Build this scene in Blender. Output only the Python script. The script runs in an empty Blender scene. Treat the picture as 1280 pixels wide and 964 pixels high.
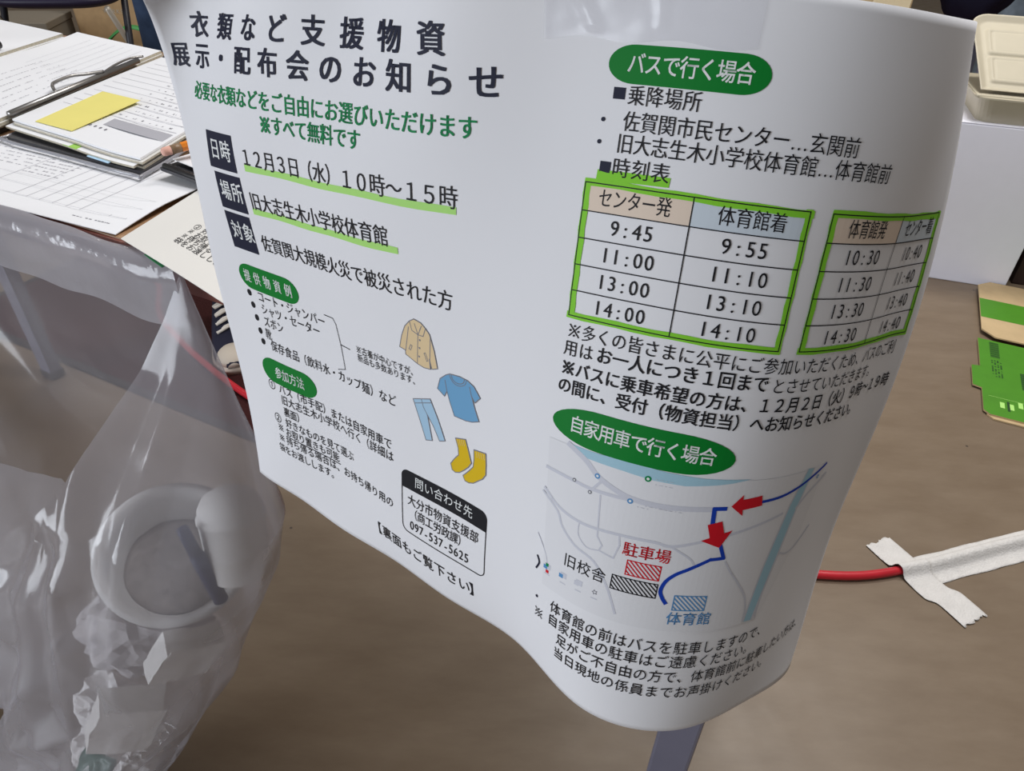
import bpy, bmesh, math, random
import numpy as np
from mathutils import Vector, Matrix, noise
from mathutils.geometry import tessellate_polygon

random.seed(7)
SC = bpy.context.scene
COL = SC.collection

# ------------------------------------------------------------------ camera
CAM_H = 0.95
PITCH = math.radians(37.0)
ROLL = math.radians(1.5)
FPX = 890.0
fw = Vector((0, math.cos(PITCH), -math.sin(PITCH)))
r0 = Vector((1, 0, 0)); u0 = r0.cross(fw)
cam_r = r0 * math.cos(ROLL) + u0 * math.sin(ROLL)
cam_u = -r0 * math.sin(ROLL) + u0 * math.cos(ROLL)
cd = bpy.data.cameras.new('camera')
cam = bpy.data.objects.new('camera', cd); COL.objects.link(cam)
M = Matrix((cam_r, cam_u, -fw)).transposed().to_4x4()
M.translation = (0, 0, CAM_H)
cam.matrix_world = M
cd.sensor_fit = 'HORIZONTAL'; cd.sensor_width = 36.0
cd.lens = FPX / 1280.0 * 36.0
cd.clip_start = 0.02; cd.clip_end = 60
SC.camera = cam

# ------------------------------------------------------------------ world, lights, exposure
SC.view_settings.view_transform = 'Standard'
SC.view_settings.look = 'None'
SC.view_settings.gamma = 1.0
SC.view_settings.use_curve_mapping = False
SC.view_settings.exposure = 0.0
W = bpy.data.worlds.new('world'); SC.world = W; W.use_nodes = True
bg = W.node_tree.nodes['Background']
bg.inputs[0].default_value = (1.0, 0.93, 0.85, 1)
bg.inputs[1].default_value = 0.15

def area_light(name, loc, target, sx, sy, power, color):
    ld = bpy.data.lights.new(name, 'AREA'); ld.shape = 'RECTANGLE'
    ld.size = sx; ld.size_y = sy; ld.energy = power; ld.color = color
    o = bpy.data.objects.new(name, ld); COL.objects.link(o)
    o.location = loc
    o.rotation_euler = (Vector(target) - Vector(loc)).to_track_quat('-Z', 'Y').to_euler()
    return o
area_light('window_daylight', (-4.4, -2.0, 1.45), (0.0, 0.35, 0.75), 3.4, 1.7, 190, (0.86, 0.92, 1.0))
area_light('ceiling_tube_light', (0.75, 0.95, 3.0), (0.75, 0.95, 0), 1.4, 0.6, 45, (0.98, 0.98, 1.0))
area_light('ceiling_tube_light', (1.2, 2.2, 3.0), (1.2, 2.2, 0), 1.4, 0.3, 48, (1.0, 0.96, 0.90))
area_light('ceiling_tube_light', (-1.5, 3.6, 3.0), (-1.5, 3.6, 0), 2.4, 0.3, 40, (1.0, 0.96, 0.90))

# ------------------------------------------------------------------ materials
MATS = {}
def mat(name, rgb, rough=0.6, metal=0.0, spec=0.4, noise_amt=0.0, noise_scale=30.0, bump=0.0, bump_scale=200.0):
    if name in MATS: return MATS[name]
    m = bpy.data.materials.new(name); m.use_nodes = True
    nt = m.node_tree; b = nt.nodes['Principled BSDF']
    b.inputs['Roughness'].default_value = rough
    b.inputs['Metallic'].default_value = metal
    b.inputs['Specular IOR Level'].default_value = spec
    tc = nt.nodes.new('ShaderNodeTexCoord')
    nz = nt.nodes.new('ShaderNodeTexNoise'); nz.inputs['Scale'].default_value = noise_scale
    nz.inputs['Detail'].default_value = 5
    nt.links.new(tc.outputs['Object'], nz.inputs['Vector'])
    rp = nt.nodes.new('ShaderNodeValToRGB')
    a = noise_amt
    rp.color_ramp.elements[0].position = 0.3; rp.color_ramp.elements[1].position = 0.7
    rp.color_ramp.elements[0].color = (*[max(0, c * (1 - a)) for c in rgb], 1)
    rp.color_ramp.elements[1].color = (*[min(1, c * (1 + a)) for c in rgb], 1)
    nt.links.new(nz.outputs['Fac'], rp.inputs['Fac'])
    nt.links.new(rp.outputs['Color'], b.inputs['Base Color'])
    if bump:
        n2 = nt.nodes.new('ShaderNodeTexNoise'); n2.inputs['Scale'].default_value = bump_scale
        nt.links.new(tc.outputs['Object'], n2.inputs['Vector'])
        bp = nt.nodes.new('ShaderNodeBump'); bp.inputs['Strength'].default_value = bump
        bp.inputs['Distance'].default_value = 0.01
        nt.links.new(n2.outputs['Fac'], bp.inputs['Height'])
        nt.links.new(bp.outputs['Normal'], b.inputs['Normal'])
    MATS[name] = m
    return m

def film(name, haze, rough, tint=(0.86, 0.86, 0.92), gloss=0.5, bump=0.0, bump_scale=30.0):
    """thin clear or milky plastic: part transparent, part white scatter, plus sheen"""
    if name in MATS: return MATS[name]
    m = bpy.data.materials.new(name); m.use_nodes = True
    nt = m.node_tree; nt.nodes.clear()
    out = nt.nodes.new('ShaderNodeOutputMaterial')
    tr = nt.nodes.new('ShaderNodeBsdfTransparent'); tr.inputs[0].default_value = (0.97, 0.97, 0.98, 1)
    df = nt.nodes.new('ShaderNodeBsdfDiffuse'); df.inputs[0].default_value = (*tint, 1)
    tl = nt.nodes.new('ShaderNodeBsdfTranslucent'); tl.inputs[0].default_value = (*tint, 1)
    mx = nt.nodes.new('ShaderNodeMixShader'); mx.inputs[0].default_value = 0.58
    nt.links.new(df.outputs[0], mx.inputs[1]); nt.links.new(tl.outputs[0], mx.inputs[2])
    m2 = nt.nodes.new('ShaderNodeMixShader'); m2.inputs[0].default_value = haze
    nt.links.new(tr.outputs[0], m2.inputs[1]); nt.links.new(mx.outputs[0], m2.inputs[2])
    gl = nt.nodes.new('ShaderNodeBsdfGlossy'); gl.inputs['Roughness'].default_value = rough
    lw = nt.nodes.new('ShaderNodeLayerWeight'); lw.inputs[0].default_value = 0.5
    pw = nt.nodes.new('ShaderNodeMath'); pw.operation = 'POWER'; pw.inputs[1].default_value = 3.0
    nt.links.new(lw.outputs['Facing'], pw.inputs[0])
    fr = nt.nodes.new('ShaderNodeMath'); fr.operation = 'MULTIPLY_ADD'; fr.inputs[1].default_value = gloss; fr.inputs[2].default_value = 0.028
    nt.links.new(pw.outputs[0], fr.inputs[0])
    m3 = nt.nodes.new('ShaderNodeMixShader')
    nt.links.new(fr.outputs[0], m3.inputs[0]); nt.links.new(m2.outputs[0], m3.inputs[1]); nt.links.new(gl.outputs[0], m3.inputs[2])
    nt.links.new(m3.outputs[0], out.inputs[0])
    if bump:
        tc = nt.nodes.new('ShaderNodeTexCoord')
        nz = nt.nodes.new('ShaderNodeTexNoise'); nz.inputs['Scale'].default_value = bump_scale; nz.inputs['Detail'].default_value = 3
        nt.links.new(tc.outputs['Object'], nz.inputs['Vector'])
        bp = nt.nodes.new('ShaderNodeBump'); bp.inputs['Strength'].default_value = bump; bp.inputs['Distance'].default_value = 0.02
        nt.links.new(nz.outputs['Fac'], bp.inputs['Height'])
        nt.links.new(bp.outputs['Normal'], gl.inputs['Normal']); nt.links.new(bp.outputs['Normal'], lw.inputs['Normal'])
        nt.links.new(bp.outputs['Normal'], df.inputs['Normal'])
    MATS[name] = m
    return m

PAPER = mat('printer_paper', (0.80, 0.80, 0.83), 0.65, spec=0.25, noise_amt=0.012, noise_scale=6)
NAVYINK = mat('navy_ink', (0.012, 0.014, 0.035), 0.6, spec=0.2)
BLACKINK = mat('black_ink', (0.010, 0.010, 0.014), 0.6, spec=0.2)
GREYINK = mat('grey_ink', (0.22, 0.22, 0.25), 0.6, spec=0.2)
GREENINK = mat('green_ink', (0.0, 0.19, 0.022), 0.6, spec=0.2)
GREENTEXT = mat('green_text_ink', (0.0, 0.23, 0.07), 0.6, spec=0.2)
MARKER = mat('green_highlighter_ink', (0.42, 0.76, 0.20), 0.6, spec=0.2)
MARKER2 = mat('bright_green_highlighter_ink', (0.23, 0.62, 0.035), 0.6, spec=0.2)
WHITEINK = mat('white_ink', (0.80, 0.82, 0.82), 0.6, spec=0.2)
PEACH = mat('peach_ink', (0.76, 0.63, 0.52), 0.6, spec=0.2)
PALEBLUE = mat('pale_blue_ink', (0.60, 0.67, 0.74), 0.6, spec=0.2)
ROADINK = mat('road_grey_ink', (0.60, 0.61, 0.68), 0.6, spec=0.2)
WATERINK = mat('water_blue_ink', (0.36, 0.57, 0.68), 0.6, spec=0.2)
BLUEINK = mat('route_blue_ink', (0.008, 0.05, 0.42), 0.6, spec=0.2)
STEELINK = mat('steel_blue_ink', (0.10, 0.28, 0.55), 0.6, spec=0.2)
REDINK = mat('red_ink', (0.62, 0.008, 0.02), 0.6, spec=0.2)
TAN_INK = mat('tan_ink', (0.74, 0.57, 0.34), 0.6, spec=0.2)
SHIRT_INK = mat('shirt_blue_ink', (0.16, 0.37, 0.60), 0.6, spec=0.2)
JEAN_INK = mat('jeans_blue_ink', (0.38, 0.57, 0.74), 0.6, spec=0.2)
SOCK_INK = mat('sock_yellow_ink', (0.70, 0.47, 0.01), 0.6, spec=0.2)
MAPBASE = mat('map_base_ink', (0.76, 0.76, 0.79), 0.6, spec=0.2)

# ------------------------------------------------------------------ object helpers
def link(name, me, m=None, parent=None):
    o = bpy.data.objects.new(name, me); COL.objects.link(o)
    if m is not None:
        for q in (m if isinstance(m, (list, tuple)) else [m]): me.materials.append(q)
    if parent is not None: o.parent = parent
    return o
def tag(o, label, cat=None, group=None, kind=None):
    if label: o['label'] = label
    if cat: o['category'] = cat
    if group: o['group'] = group
    if kind: o['kind'] = kind
    return o
def empty(name, loc, rz=0.0, label=None, cat=None, group=None):
    o = bpy.data.objects.new(name, None); COL.objects.link(o)
    o.location = loc; o.rotation_euler = (0, 0, rz); o.empty_display_size = 0.05
    return tag(o, label, cat, group)
def bm_mesh(name, bm, m, parent=None, smooth=False, bevel=0.0, segs=2):
    me = bpy.data.meshes.new(name)
    bmesh.ops.recalc_face_normals(bm, faces=bm.faces)
    bm.to_mesh(me); bm.free()
    if smooth:
        for p in me.polygons: p.use_smooth = True
    o = link(name, me, m, parent)
    if bevel:
        b = o.modifiers.new('bevel', 'BEVEL'); b.width = bevel; b.segments = segs; b.limit_method = 'ANGLE'; b.angle_limit = math.radians(40)
    return o
def add_box(bm, lo, hi, mtx=None):
    vs = [bm.verts.new((x, y, z)) for x in (lo[0], hi[0]) for y in (lo[1], hi[1]) for z in (lo[2], hi[2])]
    for f in ((0, 1, 3, 2), (4, 6, 7, 5), (0, 4, 5, 1), (2, 3, 7, 6), (0, 2, 6, 4), (1, 5, 7, 3)):
        bm.faces.new([vs[i] for i in f])
    if mtx is not None:
        for v in vs: v.co = mtx @ v.co
    return vs
def add_tube(bm, pts, r, n=10, cap=True):
    pts = [Vector(p) for p in pts]
    rr = r if isinstance(r, (list, tuple)) else [r] * len(pts)
    rings = []
    prev = None
    for i, p in enumerate(pts):
        t = (pts[min(i + 1, len(pts) - 1)] - pts[max(i - 1, 0)]).normalized()
        if prev is None:
            x = t.orthogonal().normalized()
        else:
            x = (prev - t * prev.dot(t)).normalized()
        prev = x
        y = t.cross(x)
        rings.append([bm.verts.new(p + (x * math.cos(a) + y * math.sin(a)) * rr[i]) for a in [2 * math.pi * k / n for k in range(n)]])
    for a, b in zip(rings, rings[1:]):
        for k in range(n): bm.faces.new((a[k], a[(k + 1) % n], b[(k + 1) % n], b[k]))
    if cap:
        bm.faces.new(rings[0][::-1]); bm.faces.new(rings[-1])
def add_lathe(bm, prof, n=40, mtx=None):
    rings = []
    allv = []
    for r, z in prof:
        if r < 1e-6:
            v = bm.verts.new((0, 0, z)); rings.append([v]); allv.append(v)
        else:
            ring = [bm.verts.new((r * math.cos(2 * math.pi * k / n), r * math.sin(2 * math.pi * k / n), z)) for k in range(n)]
            rings.append(ring); allv += ring
    for a, b in zip(rings, rings[1:]):
        for k in range(n):
            k2 = (k + 1) % n
            if len(a) == 1 and len(b) == 1: continue
            if len(a) == 1: bm.faces.new((a[0], b[k], b[k2]))
            elif len(b) == 1: bm.faces.new((a[k], a[k2], b[0]))
            else: bm.faces.new((a[k], a[k2], b[k2], b[k]))
    if mtx is not None:
        for v in allv: v.co = mtx @ v.co
def frame(o, x, up=(0, 0, 1)):
    """matrix with origin o, local x along x, local z near up"""
    x = Vector(x).normalized(); z = Vector(up); y = z.cross(x).normalized(); z = x.cross(y)
    m = Matrix((x, y, z)).transposed().to_4x4(); m.translation = Vector(o)
    return m
def smooth_path(pts, k=6):
    P = [Vector(p) for p in pts]; out = []
    for i in range(len(P) - 1):
        p0 = P[max(i - 1, 0)]; p1 = P[i]; p2 = P[i + 1]; p3 = P[min(i + 2, len(P) - 1)]
        for j in range(k):
            t = j / k
            out.append(0.5 * ((2 * p1) + (p2 - p0) * t + (2 * p0 - 5 * p1 + 4 * p2 - p3) * t * t + (3 * p1 - p0 - 3 * p2 + p3) * t ** 3))
    out.append(P[-1])
    return out

# ------------------------------------------------------------------ lettering
GLYPHS = {}
def glyph(ch):
    if ch in GLYPHS: return GLYPHS[ch]
    c = bpy.data.curves.new('glyph', 'FONT'); c.body = ch; c.size = 1.0; c.resolution_u = 3
    o = bpy.data.objects.new('glyph', c); COL.objects.link(o)
    dg = bpy.context.evaluated_depsgraph_get()
    me = bpy.data.meshes.new_from_object(o.evaluated_get(dg))
    v = [(q.co.x, q.co.y) for q in me.vertices]; f = [tuple(p.vertices) for p in me.polygons]
    bpy.data.objects.remove(o); bpy.data.curves.remove(c); bpy.data.meshes.remove(me)
    GLYPHS[ch] = (v, f)
    return GLYPHS[ch]

class Ink:
    """flat printed shapes in page coordinates (mm across, mm down), laid on a curved sheet"""
    def __init__(self): self.v = []; self.f = []; self.m = []; self.mats = []
    def mi(self, m):
        if m not in self.mats: self.mats.append(m)
        return self.mats.index(m)
    def put(self, pts, faces, m, h):
        b = len(self.v); k = self.mi(m)
        self.v += [(p[0], p[1], h) for p in pts]
        for f in faces: self.f.append(tuple(b + i for i in f)); self.m.append(k)
    def poly(self, pts, m, h=0.10):
        tri = tessellate_polygon([[Vector((p[0], p[1], 0)) for p in pts]])
        self.put(pts, tri, m, h)
    def rect(self, x0, y0, x1, y1, m, h=0.10): self.put([(x0, y0), (x1, y0), (x1, y1), (x0, y1)], [(0, 1, 2, 3)], m, h)
    def disc(self, x, y, r, m, h=0.15, n=16, ry=None):
        self.poly([(x + r * math.cos(2 * math.pi * k / n), y + (ry or r) * math.sin(2 * math.pi * k / n)) for k in range(n)], m, h)
    def line(self, pts, w, m, h=0.16, closed=False):
        if closed: pts = list(pts) + [pts[0]]
        for a, b in zip(pts, pts[1:]):
            dx, dy = b[0] - a[0], b[1] - a[1]; L = math.hypot(dx, dy)
            if L < 1e-6: continue
            e = w * 0.35 / L; nx, ny = -dy / L * w / 2, dx / L * w / 2
            a2 = (a[0] - dx * e, a[1] - dy * e); b2 = (b[0] + dx * e, b[1] + dy * e)
            self.put([(a2[0] + nx, a2[1] + ny), (b2[0] + nx, b2[1] + ny), (b2[0] - nx, b2[1] - ny), (a2[0] - nx, a2[1] - ny)], [(0, 1, 2, 3)], m, h)
    def curve(self, pts, w, m, h=0.16):
        self.line([(p.x, p.y) for p in smooth_path([(a, b, 0) for a, b in pts], 5)], w, m, h)
    def pill(self, x0, y0, x1, y1, m, h=0.10, sq=1.0):
        ry = (y1 - y0) / 2; rx = min(ry * sq, (x1 - x0) / 2); cy = (y0 + y1) / 2; p = []
        for k in range(17): a = math.pi / 2 + math.pi * k / 16; p.append((x0 + rx + rx * math.cos(a), cy + ry * math.sin(a)))
        for k in range(17): a = -math.pi / 2 + math.pi * k / 16; p.append((x1 - rx + rx * math.cos(a), cy + ry * math.sin(a)))
        self.poly(p, m, h)
    def rrect(self, x0, y0, x1, y1, r, top_only=False):
        p = []
        for cx, cy, a0 in ((x1 - r, y0 + r, -90), (x1 - r, y1 - r, 0), (x0 + r, y1 - r, 90), (x0 + r, y0 + r, 180)):
            if top_only and a0 in (0, 90):
                p.append((x1, y1) if a0 == 0 else (x0, y1)); continue
            for k in range(7):
                a = math.radians(a0 + 15 * k); p.append((cx + r * math.cos(a), cy + r * math.sin(a)))
        return p
    def text(self, s, x0, y, pitch, m, w=None, hgt=None, bold=0.0, h=0.22):
        """x0 = centre of the first character, y = row centre, pitch = spacing"""
        w = w or pitch; hgt = hgt or w
        for i, ch in enumerate(s):
            if ch in ' 　': continue
            gs = 1.45 if ch == '※' else (1.25 if ch in '①②' else 1.0)
            if ch == '※':
                cx0, r_ = x0 + i * pitch, 0.34
                for a in (1, -1): self.line([(cx0 - r_ * w, y - a * r_ * hgt), (cx0 + r_ * w, y + a * r_ * hgt)], 0.075 * w * (1.6 if bold else 1), m, h)
                for ax, ay in ((1, 0), (-1, 0), (0, 1), (0, -1)): self.disc(cx0 + ax * r_ * .82 * w, y + ay * r_ * .82 * hgt, 0.075 * w * (1.4 if bold else 1), m, h, 8)
                continue
            v, f = glyph(ch)
            full = ord(ch) > 0x2000
            if full: cx = 0.5
            else: cx = (min(q[0] for q in v) + max(q[0] for q in v)) / 2
            if gs > 1: cx = (min(q[0] for q in v) + max(q[0] for q in v)) / 2
            cy = 0.36 if gs == 1 else (min(q[1] for q in v) + max(q[1] for q in v)) / 2
            offs = [(0, 0)] if not bold else [(-bold, -bold * .6), (bold, bold * .6), (-bold, bold * .6), (bold, -bold * .6)]
            for ox, oy in offs:
                self.put([(x0 + i * pitch + (q[0] - cx + ox) * w * gs, y - (q[1] - cy + oy) * hgt * gs) for q in v], f, m, h)
    def hatch(self, x0, y0, x1, y1, m, step=2.0, w=0.55):
        self.line([(x0, y0), (x1, y0), (x1, y1), (x0, y1)], 0.45, m, closed=True)
        H = y1 - y0; k = x0 - H
        while k < x1:
            a = (k, y0); b = (k + H, y1)
            if a[0] < x0: a = (x0, y0 + (x0 - k))
            if b[0] > x1: b = (x1, y1 - (k + H - x1))
            if b[0] > a[0]: self.line([a, b], w, m)
            k += step
    def build(self, name, place, parent, step=None, label=None):
        bm = bmesh.new()
        vs = [bm.verts.new(p) for p in self.v]
        for f, k in zip(self.f, self.m):
            try: fc = bm.faces.new([vs[i] for i in f])
            except ValueError: continue
            fc.material_index = k
        if step:
            xs = [p[0] for p in self.v]; ys = [p[1] for p in self.v]
            for ax, lo, hi, st in ((0, min(xs), max(xs), step), (1, min(ys), max(ys), step * 4)):
                q = math.floor(lo / st) * st + st
                while q < hi:
                    geo = bm.verts[:] + bm.edges[:] + bm.faces[:]
                    co = (q, 0, 0) if ax == 0 else (0, q, 0); no = (1, 0, 0) if ax == 0 else (0, 1, 0)
                    sel = [f for f in bm.faces if min(v.co[ax] for v in f.verts) < q - 1e-4 and max(v.co[ax] for v in f.verts) > q + 1e-4]
                    if sel:
                        g = set(sel)
                        for f in sel: g.update(f.edges); g.update(f.verts)
                        bmesh.ops.bisect_plane(bm, geom=list(g), plane_co=co, plane_no=no)
                    q += st
        bm.verts.ensure_lookup_table()
        P = place(np.array([v.co[:] for v in bm.verts]))
        for v, p in zip(bm.verts, P): v.co = p
        me = bpy.data.meshes.new(name); bm.to_mesh(me); bm.free()
        o = link(name, me, self.mats, parent)
        if label: o['label'] = label
        return o

# ------------------------------------------------------------------ the setting
def floor_material():
    m = bpy.data.materials.new('brown_linoleum'); m.use_nodes = True
    nt = m.node_tree; b = nt.nodes['Principled BSDF']
    tc = nt.nodes.new('ShaderNodeTexCoord')
    mp = nt.nodes.new('ShaderNodeMapping'); mp.inputs['Scale'].default_value = (3.0, 9.0, 3.0); mp.inputs['Rotation'].default_value = (0, 0, 0.4)
    nt.links.new(tc.outputs['Object'], mp.inputs['Vector'])
    n1 = nt.nodes.new('ShaderNodeTexNoise'); n1.inputs['Scale'].default_value = 2.2; n1.inputs['Detail'].default_value = 8; n1.inputs['Roughness'].default_value = 0.65
    nt.links.new(mp.outputs[0], n1.inputs['Vector'])
    r = nt.nodes.new('ShaderNodeValToRGB')
    r.color_ramp.elements[0].position = 0.3; r.color_ramp.elements[0].color = (0.160, 0.115, 0.076, 1)
    r.color_ramp.elements[1].position = 0.72; r.color_ramp.elements[1].color = (0.205, 0.154, 0.107, 1)
    nt.links.new(n1.outputs['Fac'], r.inputs['Fac'])
    v = nt.nodes.new('ShaderNodeTexVoronoi'); v.inputs['Scale'].default_value = 9.0
    nt.links.new(tc.outputs['Object'], v.inputs['Vector'])
    r2 = nt.nodes.new('ShaderNodeValToRGB'); r2.color_ramp.elements[0].position = 0.02; r2.color_ramp.elements[0].color = (1, 1, 1, 1)
    r2.color_ramp.elements[1].position = 0.028; r2.color_ramp.elements[1].color = (0, 0, 0, 1)
    nt.links.new(v.outputs['Distance'], r2.inputs['Fac'])
    mx = nt.nodes.new('ShaderNodeMixRGB'); mx.inputs[2].default_value = (0.06, 0.045, 0.035, 1)
    nt.links.new(r2.outputs['Color'], mx.inputs[0]); nt.links.new(r.outputs['Color'], mx.inputs[1])
    nt.links.new(mx.outputs[0], b.inputs['Base Color'])
    n2 = nt.nodes.new('ShaderNodeTexNoise'); n2.inputs['Scale'].default_value = 14; n2.inputs['Detail'].default_value = 4
    nt.links.new(tc.outputs['Object'], n2.inputs['Vector'])
    r3 = nt.nodes.new('ShaderNodeMapRange'); r3.inputs[3].default_value = 0.28; r3.inputs[4].default_value = 0.5
    nt.links.new(n2.outputs['Fac'], r3.inputs[0]); nt.links.new(r3.outputs[0], b.inputs['Roughness'])
    bp = nt.nodes.new('ShaderNodeBump'); bp.inputs['Strength'].default_value = 0.08; bp.inputs['Distance'].default_value = 0.004
    nt.links.new(n2.outputs['Fac'], bp.inputs['Height']); nt.links.new(bp.outputs['Normal'], b.inputs['Normal'])
    b.inputs['Specular IOR Level'].default_value = 0.32
    return m
bm = bmesh.new(); add_box(bm, (-6, -4, -0.05), (6, 8.5, 0))
tag(bm_mesh('floor', bm, floor_material()), 'brown linoleum floor of the hall', kind='structure')
WALLM = mat('wall_paint', (0.62, 0.60, 0.55), 0.8, noise_amt=0.03, noise_scale=3)
for nm, lo, hi in (('wall_back', (-6, 8.5, 0), (6, 8.6, 3.2)), ('wall_right', (6, -4, 0), (6.1, 8.6, 3.2)), ('wall_left', (-6.1, -4, 0), (-6, 8.6, 3.2))):
    bm = bmesh.new(); add_box(bm, lo, hi); tag(bm_mesh(nm, bm, WALLM), None, kind='structure')

# ------------------------------------------------------------------ the notice sheet: a bent paper surface
SHEET_CONTROL=[[(-0.1790,0.3753,0.8900),(-0.1830,0.3918,0.8723),(-0.1792,0.3870,0.8194),(-0.1789,0.3751,0.7479),(-0.1737,0.3699,0.6730),(-0.1731,0.3616,0.6244),(-0.1738,0.3570,0.6000)],
[(-0.1707,0.3860,0.8979),(-0.1609,0.3935,0.8688),(-0.1739,0.3697,0.8236),(-0.1641,0.3688,0.7484),(-0.1633,0.3581,0.6753),(-0.1636,0.3495,0.6263),(-0.1630,0.3460,0.6018)],
[(-0.1317,0.3810,0.8930),(-0.1466,0.3609,0.8756),(-0.1507,0.3493,0.8263),(-0.1395,0.3500,0.7518),(-0.1431,0.3338,0.6789),(-0.1418,0.3274,0.6300),(-0.1369,0.3291,0.6052)],
[(-0.1099,0.3377,0.9047),(-0.1086,0.3344,0.8794),(-0.1113,0.3235,0.8306),(-0.1034,0.3214,0.7568),(-0.1018,0.3110,0.6828),(-0.1004,0.3044,0.6342),(-0.1035,0.2967,0.6099)],
[(-0.0622,0.3222,0.9051),(-0.0676,0.3125,0.8827),(-0.0769,0.2916,0.8362),(-0.0667,0.2932,0.7611),(-0.0682,0.2790,0.6886),(-0.0693,0.2697,0.6394),(-0.0640,0.2715,0.6149)],
[(-0.0350,0.2823,0.9120),(-0.0332,0.2793,0.8869),(-0.0335,0.2719,0.8397),(-0.0309,0.2637,0.7659),(-0.0269,0.2560,0.6926),(-0.0353,0.2374,0.6447),(-0.0313,0.2385,0.6201)],
[(0.0116,0.2682,0.9155),(0.0137,0.2701,0.8907),(0.0088,0.2511,0.8430),(0.0048,0.2339,0.7708),(0.0045,0.2218,0.6983),(0.0035,0.2131,0.6493),(0.0099,0.2153,0.6253)],
[(0.0546,0.2500,0.9180),(0.0532,0.2430,0.8939),(0.0481,0.2279,0.8477),(0.0424,0.2062,0.7768),(0.0358,0.1853,0.7045),(0.0302,0.1725,0.6564),(0.0312,0.1698,0.6314)],
[(0.1011,0.2359,0.9174),(0.0983,0.2328,0.8928),(0.0971,0.2169,0.8460),(0.0915,0.1950,0.7742),(0.0846,0.1823,0.7022),(0.0828,0.1637,0.6559),(0.0797,0.1600,0.6317)],
[(0.1471,0.2552,0.9085),(0.1457,0.2470,0.8848),(0.1382,0.2395,0.8363),(0.1335,0.2197,0.7654),(0.1261,0.2025,0.6927),(0.1223,0.1906,0.6452),(0.1180,0.1873,0.6209)],
[(0.1586,0.2761,0.9058),(0.1585,0.2672,0.8793),(0.1560,0.2586,0.8296),(0.1535,0.2418,0.7575),(0.1453,0.2265,0.6852),(0.1427,0.2124,0.6377),(0.1442,0.2019,0.6148)],
[(0.1705,0.2971,0.9006),(0.1721,0.2868,0.8739),(0.1728,0.2675,0.8261),(0.1671,0.2492,0.7542),(0.1561,0.2373,0.6818),(0.1543,0.2223,0.6336),(0.1513,0.2150,0.6099)]]

CT = np.array(SHEET_CONTROL); NU, NV = CT.shape[:2]
SW, SH = 420.0, 297.0
def bspline(n, x, p=3):
    k = np.r_[[0] * p, np.linspace(0, 1, n - p + 1), [1] * p]
    x = np.clip(np.atleast_1d(x), 0, 1 - 1e-9)
    N = [((k[i] <= x) & (x < k[i + 1])).astype(float) for i in range(len(k) - 1)]
    for d in range(1, p + 1):
        Q = []
        for i in range(len(k) - 1 - d):
            a = np.zeros_like(x)
            if k[i + d] > k[i]: a = a + (x - k[i]) / (k[i + d] - k[i]) * N[i]
            if k[i + d + 1] > k[i + 1]: a = a + (k[i + d + 1] - x) / (k[i + d + 1] - k[i + 1]) * N[i + 1]
            Q.append(a)
        N = Q
    return np.array(N).T
def sheet_raw(s, t):
    return np.einsum('ki,kj,ijc->kc', bspline(NU, s / SW), bspline(NV, t / SH), CT)
def sheet_pos(s, t):
    """point on the sheet; continues straight past the edges"""
    s = np.asarray(s, float); t = np.asarray(t, float)
    sc = np.clip(s, 0, SW - 1e-3); tc = np.clip(t, 0, SH - 1e-3)
    P = sheet_raw(sc, tc)
    for d, full, ax in ((t - tc, tc, 1), (s - sc, sc, 0)):
        if np.any(np.abs(d) > 2e-3):
            lo = np.clip(full - 4, 0, None); hi = lo + 4
            D = (sheet_raw(sc, hi) - sheet_raw(sc, lo)) / 4 if ax else (sheet_raw(hi, tc) - sheet_raw(lo, tc)) / 4
            P = P + D * d[:, None]
    return P
def sheet_place(V):
    s, t, h = V[:, 0], V[:, 1], V[:, 2]
    P = sheet_pos(s, t)
    e = 0.5
    A = sheet_pos(np.clip(s + e, 0, SW), t) - sheet_pos(np.clip(s - e, 0, SW), t)
    B = sheet_pos(s, np.clip(t + e, 0, SH)) - sheet_pos(s, np.clip(t - e, 0, SH))
    N = np.cross(B, A); N /= np.linalg.norm(N, axis=1)[:, None]
    # front side faces the reader (towards -y)
    if N[:, 1].mean() > 0: N = -N
    return P + N * (h[:, None] * 1e-3)

notice = empty('notice_poster', (0.0, 0.255, 0.62), 0, 'large white notice with green headings and bus timetables, hanging curled at the table corner', 'poster')
NOTICE_INV = Matrix.Translation((0.0, -0.255, -0.62))
def on_notice(V):
    V = np.array(V); V[:, 2] += 0.12 * (V[:, 2] > 0)
    return sheet_place(V) - np.array([0.0, 0.255, 0.62])
def build_sheet():
    ns, nt_ = 141, 100
    S, T = np.meshgrid(np.linspace(0, SW, ns), np.linspace(0, SH, nt_), indexing='ij')
    # slightly rounded trimmed corners on the right
    V = np.c_[S.ravel(), T.ravel(), np.zeros(S.size)]
    P = on_notice(V)
    me = bpy.data.meshes.new('paper_sheet')
    F = [(i * nt_ + j, i * nt_ + j + 1, (i + 1) * nt_ + j + 1, (i + 1) * nt_ + j) for i in range(ns - 1) for j in range(nt_ - 1)]
    me.from_pydata([tuple(p) for p in P], [], F); me.update()
    for p in me.polygons: p.use_smooth = True
    o = link('paper_sheet', me, PAPER, notice)
    # thickness goes to the back side
    n = me.polygons[len(me.polygons) // 2].normal
    sm = o.modifiers.new('thickness', 'SOLIDIFY'); sm.thickness = 0.00025; sm.offset = 1.0 if n.y > 0 else -1.0
    return o
build_sheet()
STEP = 2.5
def ib(ink, name, label=None): return ink.build(name, on_notice, notice, STEP, label)

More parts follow.
